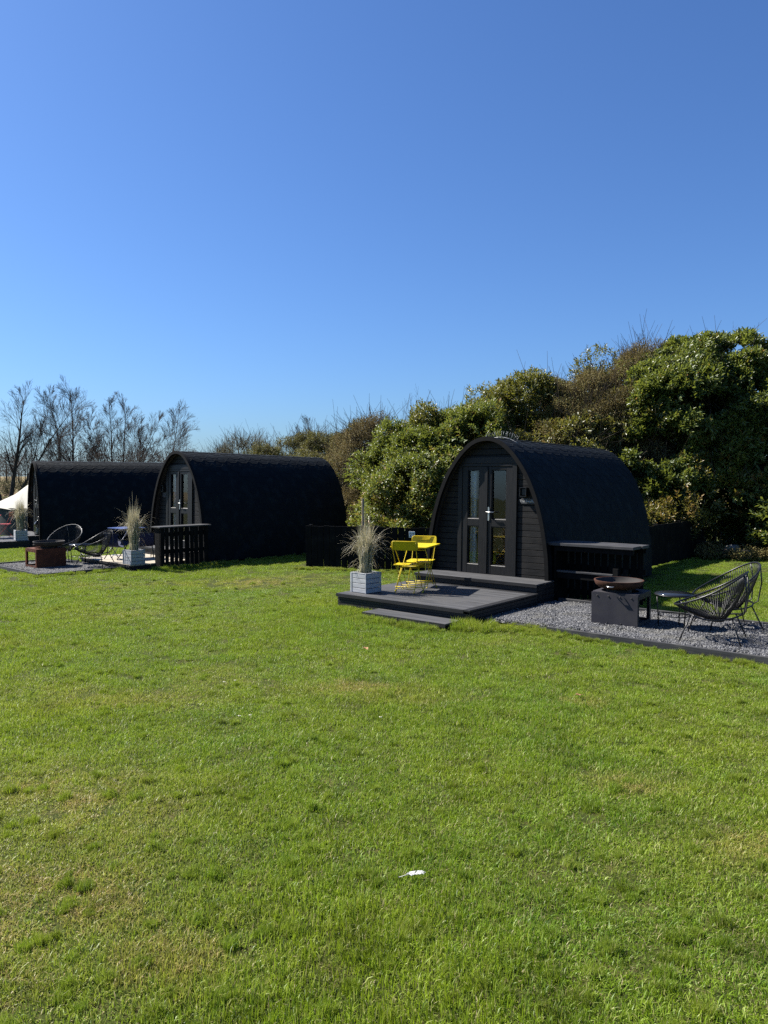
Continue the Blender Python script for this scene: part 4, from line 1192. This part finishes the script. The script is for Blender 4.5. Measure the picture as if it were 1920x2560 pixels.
def shrub(name, label, cat, lobes, shoots, per, ln, wd, m, seed, group=None, stems=6, wild=.15, gap=.55, twigs=0, spread=.9, up=.45, base=None, shootlen=.28, stemr=.05):
    r = np.random.default_rng(seed); lobes = np.array(lobes, float)
    area = (lobes[:, 3] * lobes[:, 4] + lobes[:, 3] * lobes[:, 5] + lobes[:, 4] * lobes[:, 5]); area /= area.sum()
    k = r.choice(len(lobes), shoots * 2, p=area); Lb = lobes[k]
    d = r.normal(0, 1, (len(k), 3)); d /= np.linalg.norm(d, axis=1, keepdims=True)
    d[:, 2] = np.where(d[:, 2] < -.45, -d[:, 2], d[:, 2])
    dep = np.minimum(r.exponential(.08, len(k)), .6)
    P = Lb[:, :3] + d * Lb[:, 3:6] * (1 - dep)[:, None]
    nz = noise3(P, 1.7, r); nz2 = noise3(P, 5., r)
    P += d * (wild * (nz + .7 * nz2))[:, None]
    inside = np.zeros(len(P))
    for j in range(len(lobes)):
        q = ((P - lobes[j, :3]) / lobes[j, 3:6]); inside += (np.sum(q * q, 1) < .5) & (k != j)
    gx = noise3(P, 3.6, r)
    keep = (inside == 0) & (gx > -gap - .3 * r.uniform(0, 1, len(P))) & (P[:, 2] > .05)
    P, d, gx = P[keep][:shoots], d[keep][:shoots], gx[keep][:shoots]
    t = thing(name, label, cat, (*(base if base is not None else lobes[:, :2].mean(0)), 0.), 0, group)
    O = np.array(t.location)
    n = len(P)
    ax = d + r.normal(0, .55, (n, 3)); ax[:, 2] += up; ax /= np.linalg.norm(ax, axis=1, keepdims=True)
    sh_tone = (.5 + .28 * noise3(P, 1.1, r) + r.normal(0, .12, n))
    i = np.tile(np.arange(per), n); kk = np.repeat(np.arange(n), per); u = (i + .5) / per
    A = ax[kk]; ref = r.normal(0, 1, (n, 3)); B1 = np.cross(ax, ref); B1 /= np.linalg.norm(B1, axis=1, keepdims=True) + 1e-9; B2 = np.cross(ax, B1)
    ph = i * 2.4 + r.uniform(0, 7, n)[kk]
    rad = B1[kk] * np.cos(ph)[:, None] + B2[kk] * np.sin(ph)[:, None]
    op = spread * (1.15 - .75 * u) * r.uniform(.7, 1.2, len(u))
    D = A * np.cos(op)[:, None] + rad * np.sin(op)[:, None] + np.array([0, 0, -.12])
    Pc = P[kk] + A * ((u - .6) * shootlen)[:, None] + rad * .008
    Nn = A * 1.0 - rad * .25 + np.array([-.12, .05, .55]) + r.normal(0, .35, (len(u), 3))
    l = ln * r.uniform(.6, 1.2, len(u)) * (1 - .25 * u); rn = np.clip(sh_tone[kk] + .25 * (u - .5) + r.normal(0, .10, len(u)), 0, 1)
    odd = r.uniform(0, 1, len(u)) < .012; rn[odd] = 1
    V, Q, col = leaves_mesh(Pc, D, Nn, l, l / ln * wd, rn, r)
    bigmesh('crown', V - O, Q, m, col, parent=t)
    # stems and limbs
    b = MB(); rr = random.Random(seed)
    bx, by = O[0], O[1]
    for s in range(stems):
        j = rr.randrange(len(lobes)); L_ = lobes[j]
        p0 = Vector((bx + (L_[0] - bx) * .55 + rr.uniform(-.4, .4), by + (L_[1] - by) * .55 + rr.uniform(-.3, .3), -.1))
        tgt = Vector((L_[0] + rr.uniform(-.6, .6) * L_[3], L_[1] + rr.uniform(-.7, .7) * L_[4], L_[2] + rr.uniform(0, .6) * L_[5]))
        pts, rad_ = [], []
        for q in range(7):
            f = q / 6; pt = p0.lerp(tgt, f); pt.z = p0.z + (tgt.z - p0.z) * (f ** .8)
            pt += Vector((rr.uniform(-.12, .12), rr.uniform(-.12, .12), 0)) * (1 if 0 < q < 6 else 0); pts.append(pt - Vector(O)); rad_.append(stemr * (1 - .75 * f))
        b.tube(pts, rad_, 6); b.tube([(0, 0, -.3), pts[0] - Vector((0, 0, .12)), pts[0]], [stemr, stemr, stemr], 5)
        for _ in range(5):
            q = rr.randint(2, 5); e = pts[q] + Vector((rr.uniform(-1, 1), rr.uniform(-1, 1), rr.uniform(.1, .9))) * .9
            b.tube([pts[q], pts[q].lerp(e, .5) + Vector((0, 0, .08)), e], [rad_[q] * .5, rad_[q] * .35, .005], 4)
    if twigs:
        idx_ = r.choice(len(P), min(twigs, len(P)), replace=False)
        for q in idx_:
            p = P[q] - O; a = ax[q]; l_ = r.uniform(.3, .75)
            a2 = a + r.normal(0, .3, 3); b.tube([p - a * .35, p, p + a2 * l_], [.010, .007, .0035], 3, 0, caps=False)
    b.build('trunk', M_bark, t)
    return t

HG = 'shrubs of the boundary hedge'
# pix(px, Z) -> x at depth Z (source-photo column)
def px(p, Zd): return (p - 960) / 1925 * Zd
def top(py, Zd): return 2.05 + (1187 - py) / 1925 * Zd
big, mid_ = .105, .05
def wall(p0, p1, Zd, tops, zlo=.4, seed=0, rmin=.62, rmax=.95, dz=.85, dx=.62, jit=.28, lean=.5):
    """overlapping lumps that make a ragged standing hedge between two photo columns; tops = its outline"""
    rr = random.Random(seed); out = []; xa, xb = px(p0, Zd), px(p1, Zd); n = max(1, round((xb - xa) / dx))
    for i in range(n + 1):
        x = xa + (xb - xa) * i / max(n, 1); col = 960 + x / Zd * 1925
        py = np.interp(col, [t_[0] for t_ in tops], [t_[1] for t_ in tops]); zt = top(py, Zd); zt = top(py, Zd + lean * (zt - 2.2))   # the face leans back like a natural bank of shrubs
        z = zlo
        while z < zt - .6:
            r_ = rr.uniform(rmin, rmax)
            if z + r_ > zt - .15: r_ = max(.4, zt - .15 - z)
            out.append(((x + rr.uniform(-.25, .25)) * (1 + lean * (z - 2.2) / Zd), Zd + lean * (z - 2.2) + rr.uniform(-jit, jit), z + rr.uniform(-.12, .12), r_ * rr.uniform(.95, 1.2), r_, r_ * rr.uniform(.85, 1.05))); z += dz * rr.uniform(.8, 1.1)
        out.append(((x + rr.uniform(-.2, .2)) * (1 + lean * (zt - 2.8) / Zd), Zd + lean * (zt - 2.8) + rr.uniform(-jit, jit), zt - .68, .6, .6, .55))
    return out
OUT = [(560, 1090), (703, 1098), (750, 1070), (823, 1070), (878, 1068), (910, 1052), (950, 1042), (1006, 1030), (1077, 1024), (1157, 1019), (1205, 991), (1292, 959), (1348, 943), (1420, 939), (1475, 905), (1515, 886), (1595, 870), (1666, 840), (1698, 826), (1746, 840), (1833, 814), (1920, 832), (2100, 840), (2300, 860)]
low = lambda d: [(a, b + d) for a, b in OUT]
shrub('laurel', 'tall dark laurel filling the right edge behind the wire chairs', 'shrub',
      wall(1620, 1980, 20.2, OUT, 1.5, 1), 11500, 11, .15, .060, M_laurel, 101, HG, 9, .38, .34, 240, .95, .45, (px(1760, 19.6), 20.3), .30, .07)
shrub('laurel', 'dark laurel continuing past the right edge of the view', 'shrub',
      wall(1990, 2290, 19.4, OUT, .8, 2), 5000, 11, .15, .060, M_laurel, 102, HG, 6, .2, .35, 90, .95, .45, None, .30, .07)
shrub('sallow_bush', 'brown twiggy bush on the hedge top, left of the tall dark laurel', 'shrub',
      wall(1420, 1640, 20.9, low(6), 2.4, 3, .6, .9), 11000, 12, .062, .023, M_brownleaf, 103, HG, 6, .25, .6, 1300, 1.0, .7, None, .42, .035)
shrub('laurel', 'yellow green laurel whose top rises above the nearest pod roof', 'shrub',
      wall(1075, 1470, 21.2, low(2), .5, 4) + wall(1060, 1240, 22.2, low(8), .8, 42) + wall(1240, 1480, 21.9, low(8), .8, 43) + wall(1400, 1640, 20.4, low(105), .5, 41), 16500, 11, .118, .047, M_laurelyoung, 104, HG, 8, .40, .34, 120, .95, .45, None, .28, .06)
shrub('laurel', 'dark undergrowth laurel in the shade below the tall laurel at right', 'shrub',
      wall(1450, 2060, 22.2, low(120), .3, 5, .7, 1.0, .9, .8) + wall(1010, 1500, 23.0, low(38), .4, 52, .7, 1.0, .9, .8) + wall(1560, 2060, 23.4, low(140), .3, 51, .7, 1.0, .9, .8), 30000, 11, .13, .058, M_laurel, 114, HG, 8, .2, 3., 100, .95, .45, None, .28, .05)
shrub('laurel', 'broad laurel with sunlit glossy leaves behind the black board fence', 'shrub',
      wall(1005, 1200, 20.6, low(28), .4, 6, lean=.4) + wall(968, 1060, 22.3, low(50), .4, 61, lean=.2) + wall(1040, 1200, 21.6, low(20), .6, 62), 11500, 11, .112, .045, M_laurel, 105, HG, 7, .40, .34, 60, .95, .45, None, .27, .05)
shrub('sallow_bush', 'brown budding bush between the middle pod and the sunlit laurel', 'shrub',
      wall(880, 1110, 23.6, low(4), .4, 7, .6, .9), 7500, 11, .06, .024, M_brownleaf, 106, HG, 6, .25, .6, 1100, 1.0, .8, None, .40, .03)
shrub('green_bush', 'mid green bush above the rear end of the middle pod', 'shrub',
      wall(790, 920, 26.2, low(2), .4, 8), 7500, 11, .075, .034, M_olive, 107, HG, 6, .22, .55, 300, 1.0, .7, None, .34, .035)
shrub('hawthorn', 'pale leafing hawthorn showing over the middle pod roof', 'shrub',
      wall(650, 800, 33, low(2), .8, 9), 5500, 10, .075, .033, M_olive, 108, HG, 7, .3, .6, 700, 1.0, .8, None, .42, .035)
shrub('hawthorn', 'sparse grey hawthorn with pale new leaf over the middle pod roof', 'shrub',
      [(px(600, 40), 41, 2.1, 1.4, 1.2, 1.95), (px(655, 40), 41.5, 1.9, 1.1, 1.2, 1.6)],
      1500, 9, .06, .028, M_blossom, 109, HG, 8, .4, .45, 900, 1.0, .9, None, .5, .05)
shrub('hawthorn', 'thin hawthorn with yellowish buds just right of the middle pod peak', 'shrub',
      [(px(535, 41), 42, 1.9, 1.3, 1.2, 1.75), (px(480, 42), 43, 1.6, 1.0, 1.1, 1.45)],
      1300, 9, .06, .028, M_blossom, 110, HG, 8, .4, .45, 900, 1.0, .9, None, .5, .05)
shrub('holly_bush', 'small green bush in front of the bare trees over the farthest pod', 'shrub',
      [(px(285, 44), 45, 1.3, 1.7, 1.2, 1.15), (px(330, 44), 45, 1.2, 1.1, 1.0, 1.05)], 1300, 9, .08, .035, M_olive, 111, None, 5, .3, .6, 200, 1.0, .6, None, .35, .03)
shrub('field_hedge', 'clipped dark field hedge behind the tent at the left edge', 'hedge',
      [(px(x, 44), 45 + .2 * (i % 2), .65, 1.0, .8, 1.0) for i, x in enumerate(range(-120, 130, 26))], 3200, 9, .07, .03, M_farhedge, 112, None, 8, .15, .9, 200, 1.0, .5, None, .3, .03)
shrub('bramble', 'low tangle of bramble and dead stems under the tall laurel', 'bramble',
      [(px(1800, 19), 18.75, .12, .8, .35, .28), (px(1720, 19.2), 19.2, .1, .6, .3, .25), (px(1880, 18.4), 18.2, .15, .7, .35, .35)], 700, 8, .05, .024, M_brownleaf, 113, None, 4, .2, .8, 0, 1.0, .6, None, .3, .012)

# bare trees -----------------------------------------------------------------
def bare_tree(label, loc, stems, seed, split, lf, ang, twig=.006, group='bare trees on the left skyline', up=.05, fmin=.33):
    """stems: (dx, dy, direction, radius, length); split / lf / ang per level: number, relative length and angle of side branches"""
    rr = random.Random(seed); t = thing('bare_tree', label, 'tree', loc, 0, group)
    tr, cr_ = MB(), MB(); lv = len(split)
    def grow(p, d, r0, l, lev):
        n = 7 if lev == 0 else (5 if lev == 1 else 3); pts, rad = [p], [r0]; q = p.copy(); dd = d.copy()
        for i in range(n):
            j = .05 if lev == 0 else .08
            dd = (dd + Vector((rr.gauss(0, j), rr.gauss(0, j), rr.gauss(up, .06) * (1 + lev)))).normalized()
            q = q + dd * (l / n); pts.append(q.copy()); rad.append(max(twig * .7, r0 * (1 - .9 * (i + 1) / n)))
        (tr if lev == 0 else cr_).tube(pts, rad, 8 if lev == 0 else (5 if lev == 1 else 3), 0, caps=False)
        if lev >= lv: return
        m = split[lev] + rr.choice((-1, 0, 1))
        for k in range(m):
            f = fmin + (1 - fmin) * (k + rr.random()) / m if lev == 0 else rr.uniform(.12, .95)
            i = min(int(f * n), n - 1); u = f * n - i
            s = pts[i].lerp(pts[i + 1], u); rs = rad[i] + (rad[i + 1] - rad[i]) * u
            a = rr.uniform(0, 2 * PI); tx = (pts[i + 1] - pts[i]).normalized(); o1 = tx.orthogonal().normalized(); o2 = tx.cross(o1)
            an = rr.gauss(ang[lev], .12); nd = (tx * math.cos(an) + (o1 * math.cos(a) + o2 * math.sin(a)) * math.sin(an)).normalized()
            grow(s, nd, max(twig, rs * rr.uniform(.34, .52)), l * lf[lev] * rr.uniform(.75, 1.2) * (1.25 - .75 * f), lev + 1)
    for (dx, dy, dirv, r0, l) in stems: grow(Vector((dx, dy, -.2)), Vector(dirv).normalized(), r0, l, 0)
    tr.build('trunk', M_bark, t); cr_.build('crown', M_twig, t)
    return t
bare_tree('tallest bare tree at the left edge with a thick leaning trunk and long side limbs', (px(16, 42), 42, -.2),
          [(0, 0, (.14, 0, 1), .16, 6.6), (-.05, 0, (-.30, .1, 1), .13, 6.9), (.1, .0, (1.0, .05, .45), .07, 4.6), (.02, .1, (.36, -.1, 1), .10, 6.9), (-.1, .1, (-.75, -.1, 1), .10, 7.0), (.05, .1, (.62, .1, 1), .07, 5.4)], 21, (18, 8, 4), (.32, .55, .75), (.62, .42, .38), .0065, up=.02)
bare_tree('upright twin stemmed bare tree, second from the left', (px(152, 54), 54, -.2),
          [(0, 0, (-.03, 0, 1), .10, 7.9), (.42, 0, (.05, .05, 1), .12, 8.2), (.6, .2, (.24, .1, 1), .05, 5.0), (-.2, .2, (-.26, .1, 1), .05, 4.6)], 22, (32, 8, 4), (.26, .55, .75), (.66, .42, .38), .0075, up=.02)
bare_tree('rounded bare tree, third from the left above the farthest pod roof', (px(285, 60), 60, -.2),
          [(0, 0, (-.10, 0, 1), .09, 7.8), (.4, 0, (.10, .05, 1), .10, 7.9), (-.2, 0, (-.52, .1, 1), .06, 6.6), (.6, .1, (.60, .1, 1), .06, 6.4), (.2, .3, (.3, .1, 1), .07, 7.4), (.1, .3, (-.28, .1, 1), .07, 7.4)], 23, (19, 8, 4), (.27, .55, .75), (.62, .42, .38), .0085, up=.02)
bare_tree('smallest bare tree, just left of the middle pod peak', (px(418, 66), 66, -.2),
          [(0, 0, (.0, 0, 1), .08, 7.6), (-2.3, 0, (-.10, .05, 1), .07, 6.5)], 24, (32, 8, 4), (.34, .55, .75), (.74, .42, .38), .0085, up=.02)
bare_tree('small bare tree poking out above the hawthorns', (px(765, 40), 40.5, -.1),
          [(0, 0, (.0, 0, 1), .07, 4.9), (.2, 0, (-.25, .05, 1), .05, 4.3), (.2, 0, (.25, .05, 1), .05, 4.2)], 25, (18, 8, 6), (.35, .45, .6), (.55, .5, .42), .005)
bare_tree('thin leafless saplings sticking up out of the brown hedge bush', (px(1080, 23.5), 24.4, 0),
          [(.8 * q, 0, (-.05 * q, 0, 1), .025, 4.2 + .12 * (q % 2)) for q in (-1.2, -.7, -.2, .3, .9)], 26, (10, 4), (.28, .4), (.42, .5), .003, fmin=.55)
bare_tree('thin leafless saplings above the twiggy bush beside the tall laurel', (px(1480, 21), 22, 0),
          [(.6 * q, -.12 * q, (-.03 * q, 0, 1), .02, 4.95 + .12 * q) for q in (-2, -1, 0, 1, 2)] + [(3.4, -.9, (.08, 0, 1), .02, 5.7), (4.6, -1.4, (.1, 0, 1), .02, 5.9), (5.4, -1.4, (-.05, 0, 1), .02, 5.8)], 27, (10, 4), (.24, .4), (.42, .5), .003, fmin=.6)

# the far wood: reads as one mass
def far_wood():
    r = np.random.default_rng(77); V, T, col = [], [], []; o = 0
    for k in range(250):
        x = -150 + 200 * r.uniform(0, 1); y = 215 + r.uniform(-14, 30); h = r.uniform(7.2, 9.4) if x < -45 else r.uniform(5.8, 7.6)
        if x > -60 and r.uniform() < .4: h *= .85
        c = r.uniform(.2, .8); n = 190
        a = r.uniform(0, 2 * PI, n); u = r.uniform(0, 1, n) ** .8
        rr_ = (1.0 + 1.8 * np.sin(PI * np.clip(u, .05, 1)) ** .8) * np.sqrt(r.uniform(0, 1, n))
        p = np.stack([x + rr_ * np.cos(a), y + rr_ * np.sin(a), 1.6 + (h - 1.6) * u], -1)
        d1 = r.normal(0, .16, (n, 3)) + np.array([0, 0, .05]); d1[:, 2] += r.uniform(.1, .45, n); d2 = r.normal(0, .13, (n, 3))
        V.append(np.stack([p, p + d1, p + d2], 1).reshape(-1, 3)); T.append(np.arange(3 * n).reshape(-1, 3) + o); o += 3 * n
        col.append(np.repeat(np.clip(c + r.normal(0, .15, n), 0, 1), 3))
        wv = .14; V.append(np.array([(x - wv, y, -.5), (x + wv, y, -.5), (x, y, h * .85)])); T.append(np.array([[o, o + 1, o + 2]])); o += 3; col.append(np.full(3, .1))
    col = np.concatenate(col); col = np.stack([col, 0 * col, 0 * col, 0 * col + 1], -1)
    tag(bigmesh('far_wood', np.concatenate(V), None, M_farwood, col, np.concatenate(T)), 'distant leafless wood along the field horizon at left', 'wood', kind='stuff')
far_wood()

# ------------------------------------------------------- small things on the lawn
def feather():
    b = MB(); n = 22; r = random.Random(3)
    for s in (-1, 1):
        for i in range(n):                               # separate barbs with a few splits between them
            if r.random() < .10: continue
            u = i / n; u2 = (i + .93) / n
            wv = .018 * min(1, (u * 5) + .35) * (1 if u < .82 else (1 - u) / .18 * .8 + .2) * r.uniform(.88, 1.05)
            z = .040 + .008 * math.sin(u * 2.4); x0, x1 = -.040 + .088 * u, -.040 + .088 * u2; sk = .014
            b.add([(x0, s * .001, z), (x1, s * .001, z), (x1 + sk * .5, s * wv * .55, z + .006), (x0 + sk * .5, s * wv * .55, z + .006), (x1 + sk, s * wv, z + r.uniform(-.002, .004)), (x0 + sk, s * wv, z + r.uniform(-.002, .004))], [(0, 1, 2, 3), (3, 2, 4, 5)], 0, True)
    b.tube([(-.075, .004, .026), (-.04, 0, .038), (.0, 0, .046), (.055, 0, .044)], [.0016, .0016, .0013, .0006], 5)
    o = b.build('feather', M_feather, None, 0, (.15, 3.79, -.002), .08)
    tag(o, 'white bird feather lying on the grass in the foreground', 'feather')
feather()
d0 = None
for i, (x, y, lab) in enumerate(((-1.548, 7.363, 'leftmost of the tiny white daisies in the lawn'), (-1.451, 7.42, 'tiny white daisy just right of the leftmost one'), (-1.204, 6.313, 'left one of the two daisies close together, lower in the lawn'),
                                 (-1.118, 6.334, 'right one of the two daisies close together, lower in the lawn'), (-.03, 6.281, 'lone white daisy in the middle of the lawn'))):
    if d0 is None:
        t = thing('daisy', lab, 'daisy', (x, y, .0), 0, 'daisies in the lawn'); b = MB()
        for k in range(13):
            a = 2 * PI * k / 13; b.add([(.004 * math.cos(a - .2), .004 * math.sin(a - .2), .052), (.0125 * math.cos(a - .13), .0125 * math.sin(a - .13), .051), (.0125 * math.cos(a + .13), .0125 * math.sin(a + .13), .051), (.004 * math.cos(a + .2), .004 * math.sin(a + .2), .052)], [(0, 1, 2, 3)])
        b.build('petals', M_petal, t)
        b = MB(); b.lathe([(.0045, .0515), (.004, .055), (0, .056)], 10); b.build('flower_centre', M_yellow, t)
        b = MB(); b.tube([(0, 0, 0), (.002, 0, .052)], .0012, 4); b.build('stalk', M_olive, t)
        d0 = t
    else: copy_tree(d0, (x, y, 0), i, lab)
def dead_leaf(x, y, s, rz, label):
    b = MB(); P = [(0, -.5, 0), (.28, -.2, .12), (.36, .1, .2), (.15, .3, .1), (0, .55, .18), (-.2, .25, .22), (-.34, .05, .1), (-.26, -.25, .2), (0, 0, 0)]
    b.add([(p[0] * s, p[1] * s, p[2] * s + .045) for p in P], [(8, i, (i + 1) % 8) for i in range(8)], 0, True)
    b.tube([(0, -.5 * s, .045), (0, -.9 * s, .05)], .0015, 4)
    tag(b.build('dead_leaf', M_deadleaf, None, 0, (x, y, .0), rz), label, 'leaf', 'dead leaves on the lawn')
dead_leaf(-.21, 8.80, .085, .4, 'curled brown leaf on the lawn in front of the ground step')
dead_leaf(1.77, 6.92, .07, 2., 'brown leaf on the dry spot in the lawn at right')
def stone(x, y, s, label, seed):
    r = random.Random(seed); b = MB(); n, m = 10, 6; vs = []
    for j in range(m + 1):
        for i in range(n):
            a, e = 2 * PI * i / n, -PI / 2 + PI * j / m; k = s * r.uniform(.82, 1.12) if 0 < j < m else s
            vs.append((k * 1.15 * math.cos(a) * math.cos(e), k * .9 * math.sin(a) * math.cos(e), k * .85 * math.sin(e) + s * .5))
    b.add(vs, [(j * n + i, j * n + (i + 1) % n, (j + 1) * n + (i + 1) % n, (j + 1) * n + i) for j in range(m) for i in range(n)], 0, False)
    tag(b.build('boulder', M_stone, None, .01, (x, y, 0)), label, 'stone')
stone(px(1838, 18.9), 19.0, .24, 'large grey boulder under the tall laurel at right', 1)
stone(px(1868, 18.8), 18.8, .16, 'smaller grey boulder just right of the large one', 2)
